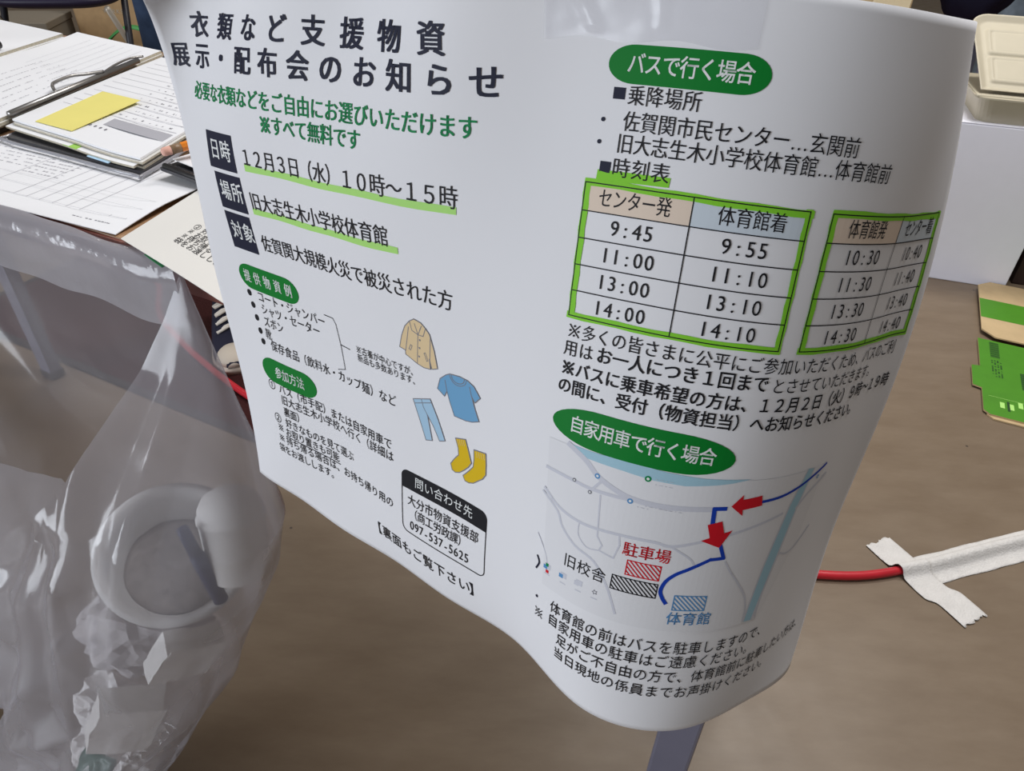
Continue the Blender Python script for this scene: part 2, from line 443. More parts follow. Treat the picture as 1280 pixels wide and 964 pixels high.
k = Ink()
k.text('衣類など支援物資', 28.2, 17.9, 22.37, NAVYINK, 14.3, 12.4, 0.022)
k.text('展', 10.4, 31.8, 19.94, NAVYINK, 12.5, 12.6, 0.022); k.text('示・配布会のお知らせ', 28.8, 31.8, 19.94, NAVYINK, 14.6, 12.6, 0.022)
ib(k, 'title_lettering', 'bold navy title lettering in two rows')
k = Ink()
k.text('必要な衣類などをご自由にお選びいただけます', 22.2, 48.0, 8.94, GREENTEXT, 8.9, 9.2, 0.014)
k.text('※すべて無料です', 84.1, 58.0, 8.46, GREENTEXT, 8.6, 9.0, 0.014)
ib(k, 'subtitle_lettering', 'green lettering under the title')
for (x0, x1, y0, y1, s) in ((27.5, 54.2, 66.0, 84.2, '日時'), (30.5, 55.2, 86.2, 105.2, '場所'), (31.0, 54.6, 107.0, 127.6, '対象')):
    k = Ink(); k.rect(x0, y0, x1, y1, NAVYINK)
    k.text(s, x0 + 8.2, (y0 + y1) / 2 - 0.6, 10.8, WHITEINK, 10.2, 11.0, 0.014)
    ib(k, 'label_box', 'dark navy box with white lettering')
k = Ink()
for yy, xa, xb in ((80.2, 62.0, 196.5), (102.3, 60.5, 165.0)):
    n = 14; top = [(xa + (xb - xa) * i / n, yy - 1.6 + 0.25 * math.sin(i * 1.3)) for i in range(n + 1)]; bot = [(xa + (xb - xa) * i / n, yy + 1.5 + 0.25 * math.cos(i * 1.1)) for i in range(n + 1)]
    k.poly(top + bot[::-1], MARKER); ib(k, 'highlighter_stroke', 'pale green highlighter underline'); k = Ink()
k = Ink(); k.poly([(254.3, 57.9), (280.6, 57.6), (280.4, 60.8), (254.1, 61.4)], MARKER2)
ib(k, 'highlighter_stroke', 'bright green highlighter underline')
k = Ink()
k.text('１２月３日（水）１０時～１５時', 64.9, 75.0, 9.13, BLACKINK, 9.4, 10.0)
k.text('旧大志生木小学校体育館', 64.6, 96.9, 9.11, BLACKINK, 9.2, 10.0)
k.text('佐賀関大規模火災で被災された方', 64.6, 119.5, 8.93, BLACKINK, 9.0, 10.0)
ib(k, 'date_and_place_lettering')
def badge(x0, y0, x1, y1, s, tx, ty, p, w, hh, sq=1.0):
    k = Ink(); k.pill(x0, y0, x1, y1, GREENINK, 0.10, sq); k.text(s, tx, ty, p, WHITEINK, w, hh, 0.012)
    ib(k, 'heading_badge', 'green rounded badge with white lettering')
badge(28.0, 136.6, 82.4, 151.6, '提供物資例', 36.1, 143.9, 9.4, 6.6, 8.0, 1.4)
badge(33.4, 193.8, 84.5, 209.4, '参加方法', 50.2, 201.6, 6.8, 6.7, 7.8, 1.5)
badge(253.4, 17.6, 306.2, 29.6, 'バスで行く場合', 263.0, 23.3, 5.85, 6.2, 7.0, 1.5)
badge(248.4, 147.4, 322.5, 164.0, '自家用車で行く場合', 260.0, 155.2, 6.45, 6.9, 8.0, 2.6)
k = Ink()
for i, (s, x, y, p) in enumerate((('コート・ジャンパー', 44.9, 154.8, 6.69), ('シャツ・セーター', 46.2, 162.2, 6.6), ('ズボン', 46.2, 169.9, 6.3), ('靴', 45.8, 177.9, 6.3), ('保存食品（飲料水・カップ麺）など', 49.7, 184.4, 6.6))):
    k.disc(33.6 + i * 1.25, y + 0.0, 2.0, BLACKINK); k.text(s, x, y, p, BLACKINK, p * .98, 7.2)
ib(k, 'list_lettering'); k = Ink()
k.text('①', 41.2, 211.9, 6.4, BLACKINK); k.text('バス（市手配）または自家用車で', 51.7, 212.0, 6.56, BLACKINK, 6.5, 7.0)
k.text('旧大志生木小学校へ行く（詳細は', 52.6, 219.2, 6.57, BLACKINK, 6.5, 7.0)
k.text('裏面）', 53.2, 227.2, 6.2, BLACKINK, 6.3, 7.0)
k.text('②', 42.6, 234.7, 6.4, BLACKINK); k.text('好きなものを見て選ぶ', 53.5, 235.0, 6.18, BLACKINK, 6.3, 7.0)
k.text('※', 44.2, 241.3, 6.2, BLACKINK); k.text('お取り置きも可能', 52.0, 242.0, 6.1, BLACKINK, 6.2, 6.8); k.line([(48.8, 245.7), (98, 246.2)], 0.5, BLACKINK)
k.text('※', 43.4, 249.1, 6.2, BLACKINK); k.text('持ち帰る場合は、お持ち帰り用の', 51.2, 249.2, 6.58, BLACKINK, 6.5, 7.0)
k.text('袋をお渡しします。', 41.5, 257.3, 6.15, BLACKINK, 6.3, 7.0)
ib(k, 'steps_lettering'); k = Ink()
k.text('※古着が中心ですが、', 126.8, 162.8, 4.35, BLACKINK, 4.3, 5.0); k.text('新品も多数あります、', 127.2, 167.6, 4.4, BLACKINK, 4.3, 5.0)
k.line([(102, 150.2), (109, 150.3), (110.8, 153.5), (112.1, 164.5), (119.4, 165.1)], 0.4, BLACKINK)
k.line([(112.3, 166.0), (113.1, 178.9), (107, 180.8)], 0.4, BLACKINK); k.line([(112.1, 164.5), (112.3, 166.0)], 0.4, BLACKINK)
ib(k, 'note_lettering'); k = Ink()
k.text('【', 128.6, 275.0, 8.8, BLACKINK, 8.8, 9.4); k.text('裏面もご覧下さい', 137.7, 275.0, 8.8, BLACKINK, 8.7, 9.4); k.text('】', 207.0, 275.0, 8.8, BLACKINK, 8.8, 9.4)
ib(k, 'footer_lettering')
k = Ink()
o_ = k.rrect(153.9, 222.8, 213.6, 261.6, 4.0)
k.line(o_, 0.5, BLACKINK, closed=True)
k.poly(k.rrect(153.9, 222.8, 213.6, 233.6, 4.0, True), BLACKINK)
k.text('問い合わせ先', 166.6, 227.6, 6.85, WHITEINK, 6.7, 7.0)
k.text('大分市物資支援部', 161.2, 240.0, 6.37, BLACKINK, 6.4, 7.2)
k.text('（商工労政課）', 162.6, 247.6, 5.9, BLACKINK, 6.2, 7.0)
k.text('097-537-5625', 161.4, 255.6, 3.62, BLACKINK, 6.6, 7.8)
ib(k, 'contact_box', 'black headed contact box with rounded corners')
# clothing pictures
k = Ink()
J = [(166.9, 135.3), (169.9, 133.5), (174.0, 134.4), (176.8, 136.6), (178.9, 139.0), (181.0, 147.0), (182.2, 155.5), (178.6, 157.0), (177.4, 152.0), (177.6, 157.3), (173.4, 157.8), (169.3, 157.0), (161.9, 154.1), (162.0, 151.9), (158.3, 151.2), (160.6, 144.5), (163.5, 138.8)]
k.poly(J, TAN_INK); k.line(J, 0.45, GREYINK, closed=True)
k.line([(171.5, 141.2), (170.6, 147), (169.2, 157)], 0.4, GREYINK); k.line([(167.0, 135.5), (167.9, 139.8), (171.6, 141.1), (174.8, 141.0), (176.6, 136.8)], 0.4, GREYINK)
k.line([(170.0, 135.8), (171.6, 141.1), (174.2, 136.0)], 0.4, GREYINK); k.line([(165.9, 138.6), (162.2, 152)], 0.4, GREYINK); k.line([(179.2, 140.5), (177.6, 153)], 0.4, GREYINK)
k.line([(164.6, 150.4), (166.0, 147.8), (166.9, 148.2), (165.6, 150.8)], 0.35, GREYINK, closed=True); k.line([(174.3, 149.8), (175.2, 149.4), (176.5, 153.2), (175.6, 153.7)], 0.35, GREYINK, closed=True)
for p in ((172.4, 143.6), (171.7, 147.9), (170.9, 152.6)): k.disc(p[0], p[1], 0.55, GREYINK, 0.18, 10)
ib(k, 'jacket_picture', 'small tan jacket picture')
k = Ink()
Tt = [(187.4, 156.9), (189.8, 155.6), (195.9, 154.9), (200.7, 155.3), (204.6, 157.0), (208.4, 161.6), (205.1, 165.2), (203.0, 162.4), (205.0, 168.5), (207.4, 174.2), (203.0, 176.2), (198.7, 177.2), (191.5, 177.5), (189.0, 171.0), (187.4, 165.6), (185.6, 168.9), (181.3, 166.2), (183.4, 160.2)]
k.poly(Tt, SHIRT_INK); k.line(Tt, 0.45, GREYINK, closed=True)
k.curve([(190.6, 155.6), (192.0, 158.2), (195.0, 158.9), (198.0, 157.6), (199.0, 155.3)], 0.4, GREYINK); k.curve([(189.4, 155.8), (191.6, 159.2), (195.2, 160.0), (199.0, 158.2), (200.2, 155.4)], 0.35, GREYINK)
k.line([(186.6, 160.0), (187.4, 165.6)], 0.4, GREYINK); k.line([(202.0, 158.2), (203.0, 162.4)], 0.4, GREYINK)
ib(k, 'shirt_picture', 'small blue shirt picture')
k = Ink()
Pp = [(164.1, 178.1), (175.7, 174.1), (180.2, 183.5), (184.6, 194.4), (180.8, 196.0), (177.0, 189.0), (173.2, 183.8), (175.8, 197.7), (171.5, 199.0), (167.6, 188.0)]
k.poly(Pp, JEAN_INK); k.line(Pp, 0.45, GREYINK, closed=True); k.line([(164.9, 180.2), (176.4, 176.0)], 0.4, GREYINK); k.line([(169.8, 176.4), (171.0, 180.6), (173.2, 183.8)], 0.35, GREYINK)
ib(k, 'trousers_picture', 'small pale blue trousers picture')
k = Ink()
for Q in ([(191.7, 189.7), (198.4, 187.6), (200.4, 193.5), (202.2, 199.3), (200.2, 202.5), (197.2, 205.6), (194.2, 208.2), (191.4, 209.4), (189.2, 208.8), (188.2, 205.6), (190.8, 201.7), (193.6, 198.4), (193.4, 194.5)],
          [(204.0, 190.9), (211.7, 189.6), (212.0, 195.5), (211.9, 201.4), (209.7, 204.7), (206.8, 207.2), (203.7, 209.9), (200.6, 211.2), (198.0, 211.2), (196.6, 208.8), (200.2, 204.8), (203.4, 200.8), (204.0, 196.4)]):
    k.poly(Q, SOCK_INK); k.line(Q, 0.5, GREYINK, closed=True)
    a, b = Q[0], Q[1]
    for i in range(1, 5): x = a[0] + (b[0] - a[0]) * i / 5; y = a[1] + (b[1] - a[1]) * i / 5; k.line([(x, y + 0.6), (x + .6, y + 3.6)], 0.25, TAN_INK)
ib(k, 'socks_picture', 'small yellow pair of socks picture')
# right page
k = Ink()
k.rect(256.3, 30.9, 260.5, 34.6, NAVYINK); k.text('乗降場所', 264.5, 33.1, 6.26, BLACKINK, 6.2, 6.8)
k.disc(253.8, 41.4, 0.75, NAVYINK); k.text('佐賀関市民センター…玄関前', 264.1, 41.4, 6.14, BLACKINK, 6.2, 7.0)
k.disc(253.4, 48.7, 0.75, NAVYINK); k.text('旧大志生木小学校体育館…体育館前', 262.9, 48.6, 6.13, BLACKINK, 6.2, 7.0)
k.rect(254.9, 55.0, 258.9, 58.7, NAVYINK); k.text('時刻表', 262.8, 56.6, 7.0, BLACKINK, 6.8, 7.0)
ib(k, 'stop_lettering'); k = Ink()
k.text('※多くの皆さまに公平にご参加いただくため、バスのご利', 253.6, 117.3, 6.13, BLACKINK, 6.1, 6.8)
k.text('用は', 253.0, 124.5, 6.6, BLACKINK, 6.3, 6.8)
k.text('お一人につき１回まで', 267.2, 124.2, 6.4, BLACKINK, 6.5, 7.0, 0.014)
k.text('とさせていただきます。', 332.2, 124.9, 5.95, BLACKINK, 6.0, 6.6)
k.text('※バスに乗車希望の方は、１２月２日（火）９時～１９時', 252.9, 132.6, 6.3, BLACKINK, 6.3, 6.9, 0.014)
k.text('の間に、受付（物資担当）へお知らせください。', 252.2, 140.2, 6.26, BLACKINK, 6.3, 6.9, 0.014)
ib(k, 'rules_lettering'); k = Ink()
k.disc(249.6, 248.0, 0.75, NAVYINK); k.text('体育館の前はバスを駐車しますので、', 261.2, 247.4, 6.46, BLACKINK, 6.4, 7.2)
k.text('※', 251.6, 256.6, 6.4, BLACKINK, 6.2, 7.0); k.text('自家用車の駐車はご遠慮ください。', 260.6, 254.9, 6.45, BLACKINK, 6.4, 7.2)
k.text('足がご不自由の方で、体育館前に駐車したい方は、', 266.5, 263.2, 6.36, BLACKINK, 6.4, 7.2)
k.text('当日現地の係員までお声掛けください。', 265.5, 271.9, 6.48, BLACKINK, 6.4, 7.2)
ib(k, 'parking_lettering')
def timetable(x0, xm, x1, heads, rows, cx):
    y0, y1 = 62.6, 111.5; ry = [y0 + (y1 - y0) * i / 5 for i in range(6)]
    k = Ink()
    k.rect(x0, y0, xm, ry[1], PEACH, 0.05); k.rect(xm, y0, x1, ry[1], PALEBLUE, 0.05)
    w = 2.6
    for a, b in (((x0 + .6, y0 - .3), (x1 + .6, y0 + .9)), ((x1 - .4, y0), (x1 - .4, y1)), ((x1, y1 - .2), (x0, y1 - .2)), ((x0 + .9, y1), (x0 + .9, y0))):
        n = 12; k.line([(a[0] + (b[0] - a[0]) * i / n + .18 * math.sin(i * 2.1), a[1] + (b[1] - a[1]) * i / n + .18 * math.cos(i * 1.7)) for i in range(n + 1)], w, MARKER2, 0.10)
    for y in ry: k.line([(x0, y), (x1, y)], 0.4, BLACKINK)
    for x in (x0, xm, x1): k.line([(x, y0), (x, y1)], 0.4, BLACKINK)
    for hs, hx, p in heads: k.text(hs, hx, 67.3, p, BLACKINK, p * 1.02, 7.0)
    for i, (a, b) in enumerate(rows):
        y = (ry[i + 1] + ry[i + 2]) / 2 - 0.3
        for s, c in ((a, cx[0]), (b, cx[1])):
            ps = 4.1; wd = ps * (len(s) - 1); x = c - wd / 2
            k.text(s, x, y, ps, BLACKINK, 7.0, 7.6)
    ib(k, 'timetable', 'ruled bus timetable edged with green highlighter')
timetable(250.4, 289.4, 328.4, (('センター発', 258.8, 5.3), ('体育館着', 300.8, 5.8)), (('9:45', '9:55'), ('11:00', '11:10'), ('13:00', '13:10'), ('14:00', '14:10')), (270.0, 308.6))
timetable(337.2, 376.4, 414.5, (('体育館発', 347.8, 5.15), ('センター着', 384.4, 6.0)), (('10:30', '10:40'), ('11:30', '11:40'), ('13:30', '13:40'), ('14:30', '14:40')), (356.8, 397.4))
# route map
k = Ink()
k.poly([(247.6, 165), (376, 164.2), (372, 200), (357, 238.5), (252, 239)], MAPBASE, 0.04)
k.poly([(256.4, 164.2), (267.5, 164.4), (284.6, 163.6), (299.3, 164.4), (312.5, 164.6), (331.4, 163.9), (324, 165.8), (317.8, 167.0), (306.0, 168.9), (294.0, 169.0), (281.5, 168.2), (265.1, 167.9)], WATERINK, 0.08)
k.curve([(257.5, 164.6), (266.0, 169.0), (272.5, 174.2), (282.0, 178.0), (289.9, 179.4), (302.2, 179.4), (318.7, 177.9)], 2.3, ROADINK, 0.12)
k.curve([(248, 179.2), (260.8, 179.9), (270.6, 180.6), (287.3, 179.8)], 1.5, ROADINK, 0.12); k.curve([(270.6, 180.4), (274.1, 175.4)], 1.2, ROADINK, 0.12)
k.curve([(247.9, 189.6), (256.4, 195.4), (268.1, 197.8), (285.0, 196.8), (299.2, 196.3), (306.3, 197.0), (318.8, 193.0), (337, 187.4), (353.3, 183)], 1.3, ROADINK, 0.12)
k.curve([(306.3, 197.2), (314.1, 201.6), (316.7, 204.5)], 0.9, ROADINK, 0.12)
k.curve([(247.2, 191.6), (255.8, 197.7), (259.2, 204.0), (266.7, 209.9), (276.5, 213.4), (283.9, 222.9), (289.4, 234.7)], 1.1, ROADINK, 0.12)
k.line([(285.1, 197.1), (285.9, 201.7), (284.3, 208.4), (277.7, 207.1), (278.7, 204.4), (276.0, 200.8), (274.4, 181.9)], 0.7, ROADINK, 0.12)
k.curve([(267, 198), (267.5, 204), (272, 208), (277.7, 207.2)], 0.5, ROADINK, 0.12); k.curve([(246.5, 214), (252, 222), (254, 228)], 0.4, ROADINK, 0.12)
k.curve([(378.7, 170.2), (367.4, 176.6), (361.9, 182.4)], 1.5, ROADINK, 0.12)
k.curve([(330.1, 203.1), (333.8, 208.5), (339.6, 215.5), (344.9, 222.8), (347.5, 229.8), (348, 237)], 0.9, ROADINK, 0.12)
k.curve([(359.9, 204.6), (365.7, 206.4), (372, 204), (379.7, 197)], 0.9, ROADINK, 0.12); k.curve([(358.4, 212), (356.7, 222), (355.8, 232), (355.9, 237.7)], 0.9, ROADINK, 0.12)
k.poly([(361.4, 163.7), (366.9, 164.3), (362.9, 182.4), (360.0, 206.1), (354.6, 238.2), (348.0, 237.8), (351.2, 209.8), (356.2, 179.8)], ROADINK, 0.08)
k.poly([(362.2, 163.7), (366.0, 164.3), (361.9, 182.4), (358.6, 206.1), (353.2, 238.2), (348.9, 237.8), (352.2, 209.8), (357.2, 179.8)], WATERINK, 0.11)
for p, m_, r in (((291.8, 168.8), GREENTEXT, 1.3), ((286.7, 180.3), STEELINK, 1.2), ((271.9, 173.9), STEELINK, 1.2), ((262, 179.6), GREYINK, 0.9), ((269.7, 182.2), GREYINK, 0.9), ((371.4, 169.6), STEELINK, 0.9)):
    k.disc(*p, r, m_, 0.17); k.disc(*p, r * .45, WHITEINK, 0.19)
for x, y, n in ((295, 168.3, 4), (295, 170.6, 4), (290, 182, 3), (293, 180.9, 8)): k.text('・ー・ーーー・ー'[:n], x, y, 1.9, ROADINK, 1.9, 1.9)
for x, y, m_ in ((254.2, 229.0, STEELINK), (263.2, 228.4, STEELINK), (271.4, 227.8, ROADINK), (279.2, 227.8, GREYINK)):
    if m_ is not GREYINK:
        k.rect(x - 1.6, y - 2.2, x + 1.6, y + .4, ROADINK, 0.13); k.rect(x - 2.4, y - 1.2, x - .2, y + .8, m_, 0.15)
    else: k.line([(x + 1.2 * math.cos(a * math.pi / 5 * 1), y + 1.2 * math.sin(a * math.pi / 5)) if a % 2 else (x + .6 * math.cos(a * math.pi / 5), y + .6 * math.sin(a * math.pi / 5)) for a in range(10)], 0.25, m_, closed=True)
    k.rect(x - 1.5, y + 3.0, x + 1.5, y + 3.5, ROADINK, 0.13)
k.rect(253.3, 230.0, 255.0, 231.6, REDINK, 0.16); k.rect(253.0, 226.6, 254.6, 228.2, GREENTEXT, 0.16)
k.curve([(247.6, 226.0), (249.0, 229.0), (247.6, 232.8)], 0.9, NAVYINK)
k.hatch(290.3, 207.2, 304.1, 214.2, REDINK); k.text('駐車場', 290.6, 202.2, 6.6, REDINK, 6.6, 7.0, 0.008)
k.hatch(285.3, 216.0, 304.3, 222.8, BLACKINK); k.text('旧校舎', 265.4, 218.8, 7.0, BLACKINK, 6.8, 7.2)
k.hatch(312.0, 220.4, 325.8, 227.7, STEELINK); k.text('体育館', 313.6, 232.0, 6.6, STEELINK, 6.6, 6.8, 0.008)
k.curve([(375.9, 164.6), (369.0, 167.5), (359.5, 171.2), (349.7, 173.9), (339.1, 175.0)], 1.3, BLUEINK, 0.2)
k.line([(323.8, 177.3), (319.3, 177.6), (320.0, 184)], 1.8, BLUEINK, 0.2)
k.line([(325.9, 195.0), (328.8, 201.3), (323.1, 201.9)], 1.6, BLUEINK, 0.2); k.curve([(323.1, 201.9), (315.1, 207.0), (310.3, 210.1), (307.0, 214.0), (305.8, 218.7), (307.0, 222.0), (308.8, 224.6)], 1.6, BLUEINK, 0.2)
k.poly([(325.9, 176.2), (330.0, 170.9), (330.3, 173.2), (338.7, 171.8), (340.0, 176.6), (331.3, 178.0), (331.9, 180.8)], REDINK, 0.24)
k.poly([(318.2, 185.1), (323.8, 183.2), (326.0, 188.9), (329.3, 187.6), (325.5, 195.9), (317.2, 192.8), (320.4, 191.2)], REDINK, 0.24)
ib(k, 'route_map', 'faint road map with blue route line and red arrows')
# clear tape over the top edge
def build_tape():
    me = bpy.data.meshes.new('clear_tape')
    S = np.linspace(229.5, 300.3, 40); T = np.concatenate([np.linspace(-22, -1, 8), np.linspace(0, 16.5, 16)])
    V = []
    for s in S:
        for t in T:
            w = 0.5 + 0.9 * math.exp(-((s - 240 - t * .55) / 2.0) ** 2) * (t < 14) + 0.8 * math.exp(-((s - 268 - t * .15) / 1.3) ** 2) * (t < 13)
            lift = 0.25 * noise.noise((s * .12, t * .2, 3))
            V.append((s, t + (0.8 * math.sin(s * .2) if t > 16 else 0), max(0.35, w + lift)))
    P = on_notice(np.array(V))
    n = len(T)
    F = [(i * n + j, i * n + j + 1, (i + 1) * n + j + 1, (i + 1) * n + j) for i in range(len(S) - 1) for j in range(n - 1)]
    me.from_pydata([tuple(p) for p in P], [], F); me.update()
    for p in me.polygons: p.use_smooth = True
    o = link('clear_tape', me, film('clear_tape_film', 0.10, 0.2, (0.9, 0.9, 0.92), 0.30), notice)
    tag(o, 'wide clear tape holding the top of the right page')
build_tape()

# ------------------------------------------------------------------ the table
TZ = 0.71
KC = Vector((0.152, 0.266, 0)); TA = Vector((-0.898, 0.44, 0)); TB = Vector((0.44, 0.898, 0))
def onT(a, b, z=0.0): return KC + TA * a + TB * b + Vector((0, 0, TZ + z))
TABLETOP = mat('brown_wood_top', (0.34, 0.20, 0.11), 0.4, noise_amt=0.18, noise_scale=18)
TABLE_EDGE = mat('red_brown_edge', (0.16, 0.045, 0.03), 0.45, noise_amt=0.1)
LEGMETAL = mat('grey_lilac_metal', (0.20, 0.20, 0.27), 0.35, metal=0.35, noise_amt=0.03)
BLACKPLASTIC = mat('black_plastic', (0.018, 0.018, 0.02), 0.35, noise_amt=0.05)
TABLE_ROT = math.atan2(-TA.y, -TA.x)          # local x = along the front edge to the right
table = empty('folding_table', KC, TABLE_ROT, 'long brown folding table crowded with papers behind the poster', 'table')
# local: x from -1.5 (left end) to 0 (corner), y from 0 (front) to .6
bm = bmesh.new(); add_box(bm, (-1.5, 0.003, TZ - 0.026), (-0.003, 0.442, TZ)); bm_mesh('tabletop', bm, TABLETOP, table, bevel=0.001)
bm = bmesh.new()
for lo, hi in (((-1.503, 0, TZ - 0.028), (0, 0.003, TZ - 0.001)), ((-1.503, 0.442, TZ - 0.028), (0, 0.445, TZ - 0.001)), ((-0.003, 0.003, TZ - 0.028), (0, 0.442, TZ - 0.001)), ((-1.503, 0.003, TZ - 0.028), (-1.5, 0.442, TZ - 0.001))): add_box(bm, lo, hi)
bm_mesh('edge_banding', bm, TABLE_EDGE, table)
LX, LY = -0.021, 0.072
for x, y in ((LX, LY), (LX, 0.375), (-1.5 - LX, LY), (-1.5 - LX, 0.375)):
    bm = bmesh.new(); add_box(bm, (x - 0.018, y - 0.013, 0.012), (x + 0.018, y + 0.013, TZ - 0.026))
    lg = bm_mesh('leg', bm, LEGMETAL, table, bevel=0.003)
    bm = bmesh.new(); add_box(bm, (x - 0.020, y - 0.015, 0.0), (x + 0.020, y + 0.015, 0.02)); bm_mesh('foot_cap', bm, BLACKPLASTIC, lg, bevel=0.003)
for x in (LX, -1.5 - LX):
    bm = bmesh.new(); add_box(bm, (x - 0.01, LY + 0.013, 0.5), (x + 0.01, 0.375 - 0.013, 0.525)); bm_mesh('cross_bar', bm, LEGMETAL, table, bevel=0.002)
bm = bmesh.new(); add_box(bm, (-1.5 - LX + 0.018, 0.21, 0.50), (LX - 0.018, 0.235, 0.53)); bm_mesh('brace', bm, LEGMETAL, table, bevel=0.002)

# carton on the table corner which the poster is taped to
KRAFT = mat('kraft_cardboard', (0.42, 0.28, 0.15), 0.8, spec=0.2, noise_amt=0.08, noise_scale=25)
KRAFT_LIGHT = mat('pale_cardboard', (0.50, 0.37, 0.21), 0.8, spec=0.2, noise_amt=0.08, noise_scale=20)
cx = Vector((0.82, -0.57, 0))
carton = empty('carton', (0.052, 0.272, TZ), math.atan2(cx.y, cx.x), 'plain brown carton standing on the table corner behind the poster', 'box')
bm = bmesh.new(); add_box(bm, (-0.19, 0.0, 0.0), (0, 0.2, 0.175)); bm_mesh('body', bm, KRAFT, carton, bevel=0.002)
for y0, y1, dz in ((0.0, 0.099, 0), (0.101, 0.2, 0)):
    bm = bmesh.new(); add_box(bm, (-0.19, y0, 0.1752), (0, y1, 0.178)); bm_mesh('flap', bm, KRAFT, carton)

# ------------------------------------------------------------------ papers on the table
WHITEPAPER = mat('office_paper', (0.82, 0.83, 0.86), 0.7, spec=0.2, noise_amt=0.012, noise_scale=5)
CREAMPAPER = mat('aged_paper', (0.72, 0.71, 0.68), 0.7, spec=0.2, noise_amt=0.02, noise_scale=8)
PAPEREDGE = mat('paper_stack_edge', (0.50, 0.46, 0.37), 0.8, spec=0.2, noise_amt=0.15, noise_scale=300)
CLIPBOARD = mat('dark_clipboard', (0.035, 0.035, 0.042), 0.35, noise_amt=0.05)
CLEARPL = film('clear_rim_plastic', 0.25, 0.1, (0.6, 0.6, 0.65), 0.5)
STEEL = mat('dull_steel', (0.36, 0.35, 0.34), 0.35, metal=0.9)
STICKY = mat('yellow_sticky_paper', (0.80, 0.72, 0.22), 0.7, spec=0.2, noise_amt=0.02)
FAINT = mat('faint_print_ink', (0.46, 0.46, 0.50), 0.7, spec=0.2)
SHADE = mat('grey_table_ink', (0.42, 0.42, 0.46), 0.7, spec=0.2)

class Quad:
    """bilinear sheet between four corners (near-left, near-right, far-right, far-left), u to the right, v away"""
    def __init__(self, c, bend=None): self.c = [Vector(p) for p in c]; self.bend = bend
    def at(self, u, v, h=0.0):
        a, b, c, d = self.c
        p = (a * (1 - u) + b * u) * (1 - v) + (d * (1 - u) + c * u) * v
        p = p + Vector((0, 0, h + (self.bend(u, v) if self.bend else 0)))
        return p
    def place(self, V): return np.array([self.at(x / 100.0, y / 100.0, h * 1e-3)[:] for x, y, h in V])
    def slab(self, name, th, m, parent, n=14, origin=Vector((0, 0, 0)), edge=None):
        bm = bmesh.new()
        T = [[bm.verts.new(self.at(i / n, j / n) - origin) for j in range(n + 1)] for i in range(n + 1)]
        B = [[bm.verts.new(self.at(i / n, j / n, -th) - origin) for j in range(n + 1)] for i in range(n + 1)]
        for i in range(n):
            for j in range(n):
                bm.faces.new((T[i][j], T[i + 1][j], T[i + 1][j + 1], T[i][j + 1]))
                bm.faces.new((B[i][j], B[i][j + 1], B[i + 1][j + 1], B[i + 1][j]))
        for i in range(n):
            for A in ((T[i][0], T[i + 1][0], B[i + 1][0], B[i][0]), (T[i][n], T[i + 1][n], B[i + 1][n], B[i][n]), (T[0][i], T[0][i + 1], B[0][i + 1], B[0][i]), (T[n][i], T[n][i + 1], B[n][i + 1], B[n][i])):
                f = bm.faces.new(A); f.material_index = 1 if edge else 0
        return bm_mesh(name, bm, [m, edge] if edge else m, parent)
def loc_of(q): return Vector(q)
def P(x, y, z): return Vector((x, y, TZ + z))

def ruled(ink, x0, y0, x1, y1, cols, rows, m=FAINT, w=0.22, ww=None):
    for c in cols: ink.line([(x0 + (x1 - x0) * c, y0), (x0 + (x1 - x0) * c, y1)], w, m)
    for r in rows: ink.line([(x0, y0 + (y1 - y0) * r), (x1, y0 + (y1 - y0) * r)], w, m)
def scribble(ink, x0, y, x1, m=FAINT, hgt=1.1, rnd=None, dens=0.72):
    """row of small print-like dashes"""
    x = x0
    while x < x1:
        L = rnd.uniform(0.5, 1.3)
        if rnd.random() < dens: ink.rect(x, y, min(x + L, x1), y + hgt * rnd.uniform(.5, 1), m, 0.15)
        x += L + rnd.uniform(.2, .6)

# form sheet nearest the edge (u along the near edge)
fs = Quad([P(-0.552, 0.596, 0.002), P(-0.302, 0.493, 0.002), P(-0.249, 0.631, 0.0022), P(-0.499, 0.734, 0.002)], lambda u, v: 0.0055 * max(0, u - .82) / .18 * min(1, v * 3) * (1 - .6 * v) + 0.0004 * math.sin(u * 5))
o = empty('form_sheet', fs.at(.5, .5, -0.002), 0, 'white printed form with a faint ruled table, nearest the table edge above the plastic bag', 'paper')
OG = o.location.copy()
fs.slab('sheet', 0.0006, WHITEPAPER, o, origin=OG)
rn = random.Random(3); k = Ink()
ruled(k, 4, 14, 96, 88, (0, .34, .5, .56, .62, .68, .74, .80, .86, .93, 1), (0, .16, .3, .84, .92, 1))
for i in range(9): scribble(k, 36, 40 + i * 4.2, 52, FAINT, 1.4, rn)
for i in range(8): scribble(k, 6, 46 + i * 4.6, 34, FAINT, 1.3, rn)
for i in range(4): scribble(k, 8, 90 + i * 2.2, 60, FAINT, 1.0, rn)
scribble(k, 78, 7, 94, GREYINK, 1.0, rn)
k.build('printed_table', lambda V: fs.place(V) - np.array(OG), o, None, 'faint grey printed table')

